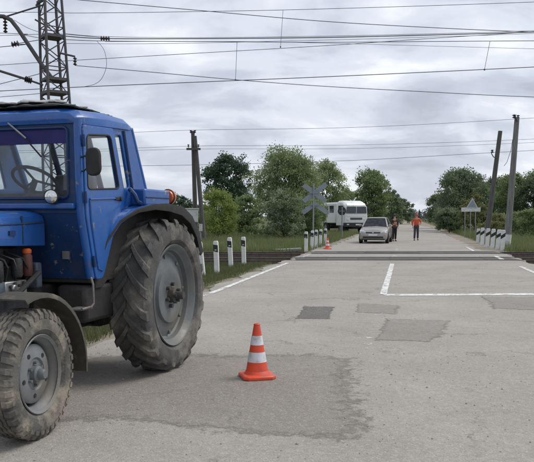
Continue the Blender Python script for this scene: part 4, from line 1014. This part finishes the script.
quad('windscreen', [gpt(0, -.97, .02), gpt(0, .97, .02), gpt(0, .97, .96), gpt(0, -.97, .96)], CARG, car); quad('rear_window', [gpt(1, .97, .05), gpt(1, -.97, .05), gpt(1, -.97, .95), gpt(1, .97, .95)], CARG, car)
for s in (-1, 1): quad('side_window', [gpt(0, s * .99, .05), gpt(1, s * .99, .05), gpt(1, s * .99, .95), gpt(0, s * .99, .95)], CARG, car)
for y in (-.36, .36):
    MB().box(-.15, .02, y - .22, y + .22, .75, 1.28).build('front_seat', SEATM, car, .05); MB().box(-.12, -.04, y - .12, y + .12, 1.28, 1.42).build('headrest', SEATM, car, .03)
MB().box(.55, .92, -.68, .68, .80, .985).build('dashboard', PLAST, car, .03)
for s in (-1, 1):
    h = MB().loft([[(1.93, .44 * s, .60), (2.055, .44 * s, .60), (2.04, .44 * s, .69), (1.90, .44 * s, .72)], [(1.88, .60 * s, .58), (2.035, .60 * s, .585), (1.985, .60 * s, .745), (1.85, .60 * s, .77)], [(1.65, .80 * s, .62), (1.92, .80 * s, .62), (1.85, .80 * s, .76), (1.62, .78 * s, .80)]])
    h.build('headlight', HLGT, car, .01)
    m_ = MB().box(.72, .84, .88 * s - .09, .88 * s + .09, .98, 1.10).build('door_mirror', CARP, car, .03)
    MB().tube([(.80, .80 * s, .98), (.80, .86 * s, 1.02)], .025, 6).build('mirror_foot', PLAST, m_)
    MB().lathe([(0, 0), (.055, 0), (.055, .03), (0, .035)], 14, 'x', (2.0, .56 * s, .36)).build('fog_lamp', HLGT, car)
    for x in (1.30, -1.28):
        car_wheel(car, x, .775 * s, .31, .19, s)
        MB().lathe([(.36, 0), (.36, .015), (.30, .015), (.30, 0)], 28, 'y', (x, .855 * s, .32), True).build('wheel_arch', PLAST, car)
MB().box(1.99, 2.062, -.42, .42, .585, .665).build('grille', PLAST, car, .015)
MB().tube([(2.06, -.40, .672), (2.085, 0, .68), (2.06, .40, .672)], .012, 6).build('grille_trim', CHRM, car)
MB().lathe([(0, .02), (.05, .018), (.055, 0)], 16, 'x', (2.075, 0, .63), caps=False).build('badge', CHRM, car)
MB().box(2.0, 2.075, -.60, .60, .30, .42).build('lower_intake', PLAST, car, .02); MB().box(1.94, 2.04, -.68, .68, .20, .285).build('bumper_lip', PLAST, car, .02)
MB().box(2.068, 2.085, -.26, .26, .45, .56).build('number_plate', PLATE, car, .003)
for y in (-.25, .2): MB().tube([(.99, y, 1.0), (.86, y + .28, 1.07)], .008, 5).build('wiper', PLAST, car)

# white truck-based crew bus
TWH = mat('truck_white_paint', (.80, .81, .79), .45, 0, (.72, .73, .71), 2, .05, 20, (.4, .38, .34), .1, 2, coat=.2)
TGR = mat('truck_grey_trim', (.26, .27, .27), .6, 0, (.18, .185, .19), 5)
TY = 70.0; tp = at(356, 216, TY)
tk = thing('crew_truck', 'white crew bus truck parked off the road behind the beige car', 'truck', (tp.x, TY, gz(tp.x, TY) + .02), math.atan2(-math.cos(R(20)), math.sin(R(20))))
secs = []
for x, w_, z0, z1 in ((.06, 1.10, 1.0, 2.55), (.0, 1.18, .78, 2.62), (-.35, 1.2, .75, 2.78), (-.55, 1.2, .75, 2.95), (-1.1, 1.2, .75, 3.06), (-1.75, 1.2, .75, 3.04), (-1.85, 1.15, .8, 2.95)):
    h = z1 - z0; q = [(w_, z0), (w_, z0 + h * .45), (w_ * .985, z0 + h * .6), (w_ * .93, z0 + h * .93), (w_ * .78, z1)]
    secs.append([(x, a, b) for a, b in q + [(-a, b) for a, b in q[::-1]]])
MB().loft(secs).build('cab', TWH, tk, .03, 50)
TG = mat('truck_dark_glass', (.03, .04, .045), .12, 0, (.05, .06, .065), 3, coat=.3)
quad('windscreen', [(.066, -1.06, 1.90), (.066, -.03, 1.90), (.062, -.03, 2.50), (.062, -1.0, 2.50)], TG, tk, .02); quad('windscreen', [(.066, .03, 1.90), (.066, 1.06, 1.90), (.062, 1.0, 2.50), (.062, .03, 2.50)], TG, tk, .02)
MB().tube([(.075, -1.03, 1.87), (.075, 1.03, 1.87)], .02, 6).build('windscreen_trim', TGR, tk)
quad('roof_visor', [(.05, -.95, 2.58), (.05, .95, 2.58), (-.2, .95, 2.80), (-.2, -.95, 2.80)], TWH, tk, .03)
MB().box(.02, .09, -.62, .62, 1.28, 1.50).build('grille', TGR, tk, .02)
for k in range(3): MB().box(.085, .11, -.60, .60, 1.31 + k * .06, 1.335 + k * .06).build('grille_bar', PLAST, tk)
MB().box(.03, .08, -1.0, 1.0, 1.62, 1.70).build('front_panel_rib', TWH, tk, .02)
MB().box(-.25, .16, -1.2, 1.2, .62, 1.02).build('bumper', PLAST, tk, .04)
MB().box(.165, .178, -.10, .42, .78, .90).build('number_plate', PLATE, tk)
for s in (-1, 1):
    MB().lathe([(0, .04), (.11, .03), (.12, 0), (.08, -.05)], 18, 'x', (.06, .88 * s, 1.28), caps=False).build('headlight', HLGT, tk)
    MB().box(.15, .18, .9 * s - .12, .9 * s + .12, .80, .90).build('fog_lamp', HLGT, tk, .01)
    MB().box(-1.35, -.35, 1.19 * s - .012, 1.19 * s + .012, 2.05, 2.60).build('side_window', TG, tk, .02)
    MB().tube([(-.1, 1.15 * s, 2.4), (.1, 1.36 * s, 2.42), (.1, 1.36 * s, 2.0)], .018, 6).build('mirror_arm', PLAST, tk); MB().box(.06, .10, 1.36 * s - .1, 1.36 * s + .1, 1.95, 2.35).build('mirror', PLAST, tk, .02)
    for x in (-.85, -4.3): car_wheel(tk, x, 1.02 * s, .52, .32, s, TGR)
    for k in range(3):
        w0 = -2.5 - k * 1.25; MB().box(w0 - .95, w0, 1.13 * s - .012, 1.13 * s + .012, 1.95, 2.62).build('body_window', TG, tk, .02)
MB().box(-6.2, -2.0, -1.12, 1.12, .95, 2.86).build('body', TWH, tk, .08)
MB().box(-6.1, -2.1, -1.0, 1.0, 2.858, 2.93).build('body_roof', TWH, tk, .03)
MB().box(-6.0, .0, -.42, .42, .55, .95).build('chassis', CHASS, tk, .02); MB().cyl((-.85, -.9, .52), (-.85, .9, .52), .08).build('axle', CHASS, tk); MB().cyl((-4.3, -.9, .52), (-4.3, .9, .52), .08).build('axle', CHASS, tk)

# ============================================================ PEOPLE
SKIN = mat('skin', (.50, .31, .23), .6, 0, (.44, .26, .19), 12)
def skin_obj(name, verts, edges, m, parent, root=0, sub=2):
    me = bpy.data.meshes.new(name); bm = bmesh.new(); lay = bm.verts.layers.skin.verify()
    vs_ = [bm.verts.new(p) for p, r in verts]
    for i, (p, r) in enumerate(verts):
        vs_[i][lay].radius = r if isinstance(r, tuple) else (r, r); vs_[i][lay].use_root = (i == root)
    for a, b in edges: bm.edges.new((vs_[a], vs_[b]))
    bm.to_mesh(me); bm.free(); o = obj(name, me, m, parent)
    md = o.modifiers.new('skin', 'SKIN'); md.use_smooth_shade = True; md.branch_smoothing = .3
    sb = o.modifiers.new('sub', 'SUBSURF'); sb.levels = sub; sb.render_levels = sub; return o
def person(loc, rz, label, J, jacket, trousers, hair_m, cap_m=None, vest=None, sc=1.0):
    t = thing('person', label, 'person', loc, rz); t.scale = (sc, sc, sc)
    V = []; E_ = []; ix = {}
    def v(k, p, r): ix[k] = len(V); V.append((Vector(p), r)); return ix[k]
    v('pel', (0, 0, .96), (.125, .10)); v('spi', (0, 0, 1.13), (.12, .09)); v('che', (0, .005, 1.33), (.145, .10)); v('nek', (0, .01, 1.485), .058); v('hd0', (0, -.005, 1.555), .068); v('hd1', (0, -.01, 1.63), (.078, .09)); v('hd2', (0, -.005, 1.70), .068)
    E_ += [(0, 1), (1, 2), (2, 3), (3, 4), (4, 5), (5, 6)]
    for s, S in ((-1, 'l'), (1, 'r')):
        sh = (.175 * s, .01, 1.42); el, wr, hn = J['el' + S], J['wr' + S], J['hn' + S]
        a = v('sh' + S, sh, .062); b = v('el' + S, el, .044); c = v('wr' + S, wr, .031); d = v('hn' + S, hn, (.038, .022))
        E_ += [(2, a), (a, b), (b, c), (c, d)]
        dv = (Vector(hn) - Vector(wr)).normalized(); sx = dv.cross(Vector((0, 1, 0.2))).normalized()
        for k, (off, ln) in enumerate(((-.027, .065), (-.009, .078), (.009, .074), (.027, .058))):
            f0 = v('f%s%d' % (S, k), Vector(hn) + dv * .03 + sx * off, .010); f1 = v('g%s%d' % (S, k), Vector(hn) + dv * (.03 + ln * .6) + sx * off + Vector((0, -.012, 0)), .009); f2 = v('h%s%d' % (S, k), Vector(hn) + dv * (.03 + ln) + sx * off + Vector((0, -.03, 0)), .008)
            E_ += [(d, f0), (f0, f1), (f1, f2)]
        th0 = v('t' + S, Vector(hn) - dv * .01 - sx * .038 + Vector((0, -.015, 0)), .011); th1 = v('u' + S, Vector(hn) + dv * .03 - sx * .055 + Vector((0, -.025, 0)), .009); E_ += [(d, th0), (th0, th1)]
        hp = v('hp' + S, (.085 * s, 0, .90), .088); kn = v('kn' + S, J['kn' + S], .058); an = v('an' + S, J['an' + S], .040); he = v('he' + S, Vector(J['an' + S]) + Vector((0, -.04, -.055)), .042); to = v('to' + S, Vector(J['an' + S]) + Vector((.015 * s, -.17, -.065)), (.04, .026))
        E_ += [(0, hp), (hp, kn), (kn, an), (an, he), (he, to)]
    skin_obj('body', V, E_, SKIN, t)
    P = lambda k: V[ix[k]][0]
    # jacket
    jv = [(Vector((0, 0, .90)), (.165, .125)), (Vector((0, 0, 1.13)), (.152, .118)), (P('che'), (.172, .125)), (Vector((0, .01, 1.47)), (.075, .07))]; je = [(0, 1), (1, 2), (2, 3)]
    for S in 'lr':
        n = len(jv); jv += [(P('sh' + S), .08), (P('el' + S), .064), (P('el' + S).lerp(P('wr' + S), .9), .047)]; je += [(2, n), (n, n + 1), (n + 1, n + 2)]
    jo = skin_obj('jacket', jv, je, jacket, t)
    if vest:
        vv_ = [(Vector((0, 0, .92)), (.182, .14)), (Vector((0, 0, 1.13)), (.170, .134)), (P('che') - Vector((0, 0, .02)), (.186, .142))]
        skin_obj('vest', vv_, [(0, 1), (1, 2)], vest, t)
    tv = [(Vector((0, 0, .95)), (.135, .115))]; te = []
    for S in 'lr':
        n = len(tv); tv += [(P('hp' + S), .105), (P('kn' + S), .078), (P('an' + S) + Vector((0, 0, .02)), .068)]; te += [(0, n), (n, n + 1), (n + 1, n + 2)]
    skin_obj('trousers', tv, te, trousers, t)
    for S in 'lr': skin_obj('shoe', [(P('an' + S) + Vector((0, .02, -.03)), .05), (P('he' + S), .052), (P('to' + S), (.052, .036))], [(0, 1), (1, 2)], PLAST, t)
    hm = MB().lathe([(.098, 1.62), (.102, 1.66), (.094, 1.715), (.065, 1.755), (.03, 1.772), (0, 1.775)], 20, 'z', (0, .008, 0), caps=False); hm.build('cap' if cap_m else 'hair', cap_m or hair_m, t)
    if cap_m: MB().box(-.07, .07, -.19, -.07, 1.655, 1.67).build('cap_peak', cap_m, t, .006)
    MB().loft([[(x, y, z) for x, y in ((-.016, -.085), (.016, -.085), (.0, d_))] for z, d_ in ((1.595, -.125), (1.64, -.098))]).build('nose', SKIN, t)
    MB().box(-.028, .028, -.094, -.084, 1.558, 1.568).build('mouth', mat('lips', (.35, .14, .12), .6), t)
    for s in (-1, 1):
        MB().lathe([(0, -.013), (.011, -.006), (.013, 0), (.011, .006), (0, .013)], 10, 'y', (.032 * s, -.088, 1.642)).build('eye', PLAST, t)
        MB().lathe([(0, -.01), (.024, -.006), (.028, .003), (0, .008)], 10, 'x', (.085 * s, 0, 1.625)).build('ear', SKIN, t)
    return t
HIV = mat('hi_vis_orange', (.62, .09, .025), .7, 0, (.50, .07, .02), 5); JEANS = mat('dark_grey_trousers', (.055, .055, .075), .85, 0, (.04, .04, .055), 5); DRK = mat('dark_jacket', (.05, .048, .045), .85, 0, (.035, .034, .032), 5)
OLV = mat('olive_orange_vest', (.55, .15, .05), .8, 0, (.10, .08, .06), 5, lo=.52, hi=.62); HAIR = mat('dark_hair', (.03, .022, .016), .7)
J1 = dict(ell=(-.27, .04, 1.15), wrl=(-.25, -.10, .93), hnl=(-.23, -.15, .87), elr=(.29, .03, 1.16), wrr=(.20, -.20, 1.06), hnr=(.13, -.24, 1.08), knl=(-.10, -.07, .50), anl=(-.11, .02, .09), knr=(.10, .00, .49), anr=(.12, .16, .11))
J2 = dict(ell=(-.25, .03, 1.15), wrl=(-.16, -.18, 1.10), hnl=(-.10, -.23, 1.12), elr=(.24, .03, 1.14), wrr=(.20, -.10, .95), hnr=(.19, -.13, .88), knl=(-.08, -.02, .50), anl=(-.08, .02, .09), knr=(.10, .02, .50), anr=(.10, .05, .09))
q = px_poly([(416, 240.5)])[0]; person((q.x, q.y, .001), R(-6), 'person in bright orange work jacket standing on the road', J1, HIV, JEANS, HAIR, mat('red_cap', (.55, .10, .05), .7), HIV, 1.0)
q = px_poly([(394.2, 241.2)])[0]; person((q.x, q.y, .001), R(14), 'person in dark clothes standing beside the beige car', J2, DRK, mat('black_trousers', (.02, .02, .023), .85), HAIR, None, OLV, .97)

# ============================================================ VEGETATION
def leaf_mat(name, c1, c2, c3, tr=.45):
    if name in MATS: return MATS[name]
    m = bpy.data.materials.new(name); m.use_nodes = True; t = m.node_tree; L = t.links.new; b = t.nodes['Principled BSDF']; N = t.nodes.new
    at_ = N('ShaderNodeAttribute'); at_.attribute_name = 'tint'
    rp_ = N('ShaderNodeValToRGB'); e_ = rp_.color_ramp.elements; e_[0].color = (*c1, 1); e_[1].color = (*c3, 1); k = e_.new(.5); k.color = (*c2, 1)
    L(at_.outputs['Fac'], rp_.inputs[0]); L(rp_.outputs[0], b.inputs['Base Color']); b.inputs['Roughness'].default_value = .55; b.inputs['Specular IOR Level'].default_value = .35
    tl = N('ShaderNodeBsdfTranslucent'); L(rp_.outputs[0], tl.inputs[0]); mx = N('ShaderNodeMixShader'); mx.inputs[0].default_value = tr
    L(b.outputs[0], mx.inputs[1]); L(tl.outputs[0], mx.inputs[2]); L(mx.outputs[0], t.nodes['Material Output'].inputs[0]); MATS[name] = m; return m
def np_mesh(name, V, nper, tint):
    n = len(V) // nper; me = bpy.data.meshes.new(name)
    me.vertices.add(len(V)); me.vertices.foreach_set('co', V.astype(np.float32).ravel())
    me.loops.add(len(V)); me.loops.foreach_set('vertex_index', np.arange(len(V), dtype=np.int32))
    me.polygons.add(n); me.polygons.foreach_set('loop_start', np.arange(0, len(V), nper, dtype=np.int32))
    a = me.attributes.new('tint', 'FLOAT', 'POINT'); a.data.foreach_set('value', np.repeat(tint, nper).astype(np.float32))
    me.update(calc_edges=True); return me
def unit(n):
    v = rng.normal(size=(n, 3)); return v / np.linalg.norm(v, axis=1)[:, None]
def leaf_mesh(name, c, size, tint, droop=0.0):
    n = len(c); a = unit(n); a[:, 2] -= droop; a /= np.linalg.norm(a, axis=1)[:, None]
    b = np.cross(a, unit(n)); b /= np.linalg.norm(b, axis=1)[:, None] + 1e-9
    s = size * rng.uniform(.6, 1.35, n)[:, None]
    V = np.stack([c - a * s * .55, c + b * s * .30 - a * s * .05, c + a * s * .6, c - b * s * .30 + a * s * .05], 1).reshape(-1, 3)
    return np_mesh(name, V, 4, tint)
BARK = mat('tree_bark', (.07, .06, .05), .95, 0, (.04, .035, .03), 6, .5, 20)
def tree(name, label, X, Y, h, w, m, n=12000, leaf=.16, base=.18, lobes=14, group=None, shape='round', droop=0., depth=None, cat='tree', spread=.22, trunks=1):
    z0 = gz(X, Y); t = thing(name, label, cat, (X, Y, z0), 0, group); d = depth or w
    L_ = []; lobes = int(lobes * 1.5)
    zc0 = h * (base + (1 - base) * .50); rz = h * (1 - base) * .5
    for i in range(lobes):
        f = (i + rng.uniform(.1, .9)) / lobes; cz = -1 + 2 * f; rad = math.sqrt(max(0, 1 - cz * cz))
        if shape == 'col': rad = .80 if cz < .2 else max(rad, .25)
        if shape == 'round' and cz < 0: rad = max(rad, .62)
        a = i * 2.4 + rng.uniform(-.6, .6); k = rng.uniform(.45, .80); sz = rng.uniform(.15, .26)
        L_.append((np.array([math.cos(a) * rad * k * w * .5, math.sin(a) * rad * k * d * .5, zc0 + cz * rz * .80]), np.array([w * sz, d * sz, h * sz * rng.uniform(.5, .72)])))
    L_.append((np.array([rng.normal() * .05 * w, 0, h * .90]), np.array([w * .17, d * .17, h * .10])))
    wt = np.array([np.prod(r) ** .75 for c, r in L_]); wt /= wt.sum()
    C_, T_ = [], []
    for (c, r), k in zip(L_, (wt * n).astype(int)):
        nc = max(4, k // 45); u_ = unit(nc); u_[:, 2] = np.abs(u_[:, 2]) * 1.0 - .25 * (rng.uniform(size=nc) < .5)
        cc = c + u_ * r * (rng.uniform(.35, 1.05, nc) ** .7 * np.where(rng.uniform(size=nc) < .14, 1.4, 1.0))[:, None]; tt = rng.uniform(.15, .85, nc)
        idx = rng.integers(0, nc, k); sp = spread * r.mean()
        C_.append(cc[idx] + rng.normal(size=(k, 3)) * sp * np.array([1, 1, .75])); T_.append(np.clip(tt[idx] + rng.normal(size=k) * .14, 0, 1))
    c = np.concatenate(C_); c[:, 2] = np.clip(c[:, 2], h * base * .6, None)
    obj('crown', leaf_mesh('crown', c, leaf, np.concatenate(T_), droop), m, t)
    tb = MB(); hh = h * .80
    for k in range(trunks):
        ox = (k - (trunks - 1) / 2) * .18; bend = [Vector((ox, 0, -.2)), Vector((ox * 2 + rng.normal() * .02 * h, rng.normal() * .02 * h, h * .25)), Vector((ox * 3 + rng.normal() * .03 * h, rng.normal() * .03 * h, h * .5)), Vector((ox * 3, 0, hh))]
        r0 = h * .02 / math.sqrt(trunks); tb.tube(bend, [r0, r0 * .8, r0 * .55, r0 * .15], 8)
    for (cc, r) in L_[:-1]:
        f = max(.12, min(.9, cc[2] / h - .18)); st_ = bend[0].lerp(bend[-1], f / .85); e_ = Vector(cc); mid = st_.lerp(e_, .5) + Vector((0, 0, -.03 * h))
        tb.tube([st_, mid, e_], [h * .0075, h * .005, h * .002], 5)
    tb.build('trunk', BARK, t); return t
LV_DARK = leaf_mat('leaf_dark_green', (0.046, 0.085, 0.054), (0.071, 0.125, 0.068), (0.103, 0.168, 0.090), .2)
LV_YEL = leaf_mat('leaf_yellow_green', (0.171, 0.232, 0.058), (0.242, 0.306, 0.084), (0.343, 0.389, 0.119))
LV_WIL = leaf_mat('leaf_willow', (0.156, 0.211, 0.097), (0.246, 0.313, 0.145), (0.389, 0.444, 0.229))
LV_SIL = leaf_mat('leaf_silver', (.095, .14, .06), (.16, .215, .10), (.46, .50, .38))
LV_MID = leaf_mat('leaf_mid_green', (0.131, 0.193, 0.085), (0.207, 0.278, 0.124), (0.311, 0.382, 0.164))
LV_RGT = leaf_mat('leaf_deep_green', (0.102, 0.150, 0.088), (0.164, 0.219, 0.121), (0.256, 0.303, 0.168))
LV_AUT = leaf_mat('leaf_pale_yellow', (0.140, 0.168, 0.063), (0.210, 0.224, 0.091), (0.294, 0.280, 0.126))
def XY(x, Y): return (x - CX) / FPX * Y / math.cos(PITCH) * .995
GL = 'trees and shrubs left of the road'; GRr = 'trees and shrubs right of the road'
tree('small_tree', 'small dark tree just right of the tractor fender, far off', XY(181, 105), 105, 4.4, 4.6, LV_DARK, 5000, .24, group=GL)
tree('small_tree', 'low far tree seen between the tractor and the twin pole', XY(200, 120), 120, 3.4, 6.5, LV_DARK, 5000, .26, group=GL)
tree('oak_tree', 'tall dark rounded tree standing behind the yellow green bush', XY(228, 82), 82, 8.0, 5.0, LV_DARK, 17000, .20, .22, 20, GL, spread=.2)
tree('shrub', 'bright yellow green bush below the tall dark tree', XY(219, 50), 50, 3.2, 2.9, LV_YEL, 13000, .10, .02, 14, GL, 'col', cat='shrub')
tree('shrub', 'dark green bush between yellow green bush and silver shrub', XY(247, 55), 55, 3.1, 3.0, LV_MID, 11000, .12, .02, 12, GL, 'col', cat='shrub')
tree('shrub', 'low dark bush at the far left beside the twin pole', XY(196, 66), 66, 2.1, 4.2, LV_MID, 7000, .14, .02, 10, GL, 'col', cat='shrub')
tree('willow_tree', 'large pale green willow left of the white truck', XY(284, 66), 66, 7.3, 5.9, LV_WIL, 34000, .15, .06, 26, GL, droop=.5, spread=.2, trunks=3)
tree('willow_tree', 'smaller pale green willow right behind the cross sign', XY(325, 84), 84, 7.7, 5.0, LV_WIL, 22000, .15, .05, 20, GL, droop=.5, spread=.2, trunks=2)
tree('shrub', 'silvery leaved shrub in front of the large willow', XY(283, 50), 50, 3.25, 3.0, LV_SIL, 15000, .10, .02, 18, GL, 'col', cat='shrub', spread=.18)
tree('shrub', 'green bush directly behind the cross sign post', XY(306, 54), 54, 3.0, 2.8, LV_MID, 11000, .11, .02, 14, GL, 'col', cat='shrub')
tree('shrub', 'green bush left of the white truck body', XY(314, 58), 58, 2.2, 1.9, LV_MID, 8000, .12, .02, 12, GL, 'col', cat='shrub')
tree('poplar_tree', 'green tree rising behind the white truck cab', XY(371, 92), 92, 7.0, 4.7, LV_MID, 18000, .19, .10, 18, GL)
tree('small_tree', 'tree stepping down right of the tree behind the truck', XY(388, 112), 112, 5.4, 4.0, LV_RGT, 8000, .24, .06, 12, GL)
tree('small_tree', 'lowest roadside tree left of the vanishing road', XY(399, 150), 150, 5.0, 5.5, LV_RGT, 7000, .32, .04, 12, GL)
tree('small_tree', 'tree filling the gap between willow and truck', XY(347, 100), 100, 5.0, 5.2, LV_MID, 9000, .22, .05, 12, GL)
tree('broad_tree', 'broad dark green tree right of the road behind the name board', XY(457, 82), 82, 6.7, 5.6, LV_RGT, 30000, .17, .02, 24, GRr, spread=.2)
tree('small_tree', 'lower tree at the left flank of the broad right tree', XY(436, 98), 98, 4.6, 3.6, LV_RGT, 9000, .20, .02, 12, GRr)
tree('small_tree', 'tree behind the shorter leaning pole on the right', XY(489, 86), 86, 6.0, 4.4, LV_RGT, 14000, .18, .04, 16, GRr)
tree('broad_tree', 'tree between and behind the two right poles', XY(508, 72), 72, 5.7, 3.8, LV_MID, 15000, .16, .04, 16, GRr)
tree('broad_tree', 'large tree at the right picture edge', XY(531, 70), 70, 5.5, 3.6, LV_RGT, 15000, .16, .03, 16, GRr)
tree('broad_tree', 'tree just outside the large tree at the right edge', XY(556, 66), 66, 5.6, 4.0, LV_MID, 9000, .18, .03, 14, GRr)
tree('shrub', 'rounded green bush right of the tall pole near the edge', XY(529, 50), 50, 2.1, 2.4, LV_MID, 11000, .10, .02, 14, GRr, 'col', cat='shrub')
tree('shrub', 'pale yellowish bush behind the name board top', XY(473, 68), 68, 3.7, 1.9, LV_AUT, 5000, .13, .10, 10, GRr, cat='shrub')
tree('shrub', 'small yellowish bush left of the name board triangle', XY(462, 70), 70, 3.3, 1.5, LV_AUT, 3000, .13, .10, 8, GRr, cat='shrub')
tree('shrub', 'low yellowish bush behind the striped posts', XY(494, 52), 52, 1.75, 2.2, LV_AUT, 6000, .10, .02, 12, GRr, 'col', cat='shrub')
tree('shrub', 'low green bush right of the low yellowish bush', XY(513, 58), 58, 2.0, 2.8, LV_MID, 7000, .11, .02, 12, GRr, 'col', cat='shrub')
tree('shrub', 'dark low bush beside the road below the broad right tree', XY(447, 74), 74, 2.4, 3.4, LV_RGT, 8000, .15, .02, 12, GRr, 'col', cat='shrub')
# far wood: one mass
Cs, Ts = [], []
for i in range(230):
    x = rng.uniform(-150, 210); Y = rng.uniform(172, 260); h = rng.uniform(2.9, 4.7); k = 420
    xc = x; con = rng.uniform() < .45
    u_ = unit(k) * (rng.uniform(size=(k, 1)) ** .4); zf = (u_[:, 2] + 1) / 2
    ww = np.where(con, 1.35 * (1.05 - zf), 1.0) * h * (.30 if con else .5)
    Cs.append(np.stack([xc + u_[:, 0] * ww, Y + u_[:, 1] * ww, zf * h], 1)); Ts.append(np.clip(rng.uniform(.1, .9) + rng.normal(size=k) * .15, 0, 1))
fw_ = obj('far_woodland', leaf_mesh('far_woodland', np.concatenate(Cs), .42, np.concatenate(Ts)), leaf_mat('far_leaf', (0.080, 0.113, 0.104), (0.113, 0.152, 0.133), (0.156, 0.201, 0.166), .15))
tag(fw_, 'dark far woodland along the horizon', 'woodland', kind='stuff')

# grass
GR_S = leaf_mat('grass_short', (0.074, 0.096, 0.035), (0.118, 0.139, 0.053), (0.209, 0.198, 0.100), .3)
GR_D = leaf_mat('grass_tall_dry', (.12, .165, .058), (.185, .215, .085), (.33, .31, .17), .35)
def grass(name, n, box, cond, h, wd, m, label, clump=.0, seed=0):
    rs_ = np.random.default_rng(seed); X = rs_.uniform(box[0], box[1], n); Y = rs_.uniform(box[2], box[3], n); v = X * CA - Y * SA
    k = cond(X, Y, v, rs_); X, Y = X[k], Y[k]; n = len(X)
    cl = .5 + .5 * fnoise(X * 1.7, Y * 1.7); cl2 = .5 + .5 * fnoise(X * .6 + 9, Y * .6)
    hh = rs_.uniform(h[0], h[1], n) * (.45 + .55 * cl + clump * cl2); z = gh(X, Y)
    a = rs_.uniform(0, 6.283, n); ln = rs_.uniform(.05, .55, n) * hh; la = rs_.uniform(0, 6.283, n); w_ = wd * rs_.uniform(.6, 1.5, n)
    b = np.stack([X, Y, z - .01], 1); dx = np.stack([np.cos(a) * w_, np.sin(a) * w_, 0 * a], 1)
    tip = np.stack([X + np.cos(la) * ln, Y + np.sin(la) * ln, z + hh], 1)
    V = np.stack([b - dx, b + dx, tip], 1).reshape(-1, 3)
    tint = np.clip(.15 + .55 * cl2 + rs_.normal(size=n) * .2, 0, 1)
    return tag(obj(name, np_mesh(name, V, 3, tint), m), label, 'grass', kind='stuff')
def edge(v, rs_, e=4.5, s=.25): return np.abs(v) > e + np.abs(rs_.normal(size=len(v))) * s
grass('grass', 170000, (-12, 1.5, 8, 26.2), lambda X, Y, v, r: (v < 0) & edge(v, r, np.where(Y < 12.5, 4.0, 4.5)) & (v > -11), (.05, .15), .006, GR_S, 'short dark green verge grass left of the road before the rails', .5, 1)
grass('grass', 60000, (5, 16, 14, 26.2), lambda X, Y, v, r: (v > 0) & edge(v, r, 4.4), (.05, .14), .007, GR_S, 'short verge grass right of the road before the rails', .5, 2)
grass('grass', 45000, (-6.5, -1.2, 8.6, 15), lambda X, Y, v, r: (v < 0) & edge(v, r, np.where(Y < 12.5, 3.9, 4.4), .12), (.06, .17), .006, GR_S, 'thick verge grass seen between the tractor wheels', .5, 8)
grass('tall_grass', 200000, (-24, 9, 35.2, 72), lambda X, Y, v, r: (v < -4.1) & edge(v, r, 4.3, .5) & (v > -26), (.10, .40), .014, GR_D, 'tall dry grass left of the road beyond the rails', .7, 3)
grass('tall_grass', 200000, (9, 36, 35.2, 85), lambda X, Y, v, r: (v > 3.9) & edge(v, r, 4.5, .5), (.12, .50), .014, GR_D, 'tall dry grass right of the road beyond the rails', .8, 4)
grass('weeds', 60000, (-14, 24, 25.9, 35.4), lambda X, Y, v, r: (np.abs(v) > 4.7) & (fnoise(X * 1.3, Y * 2.1) > -.1) & (np.minimum(abs(Y - 28.06), abs(Y - 32.76)) > .45), (.06, .24), .008, GR_S, 'sparse weeds growing between the railway tracks', .3, 5)
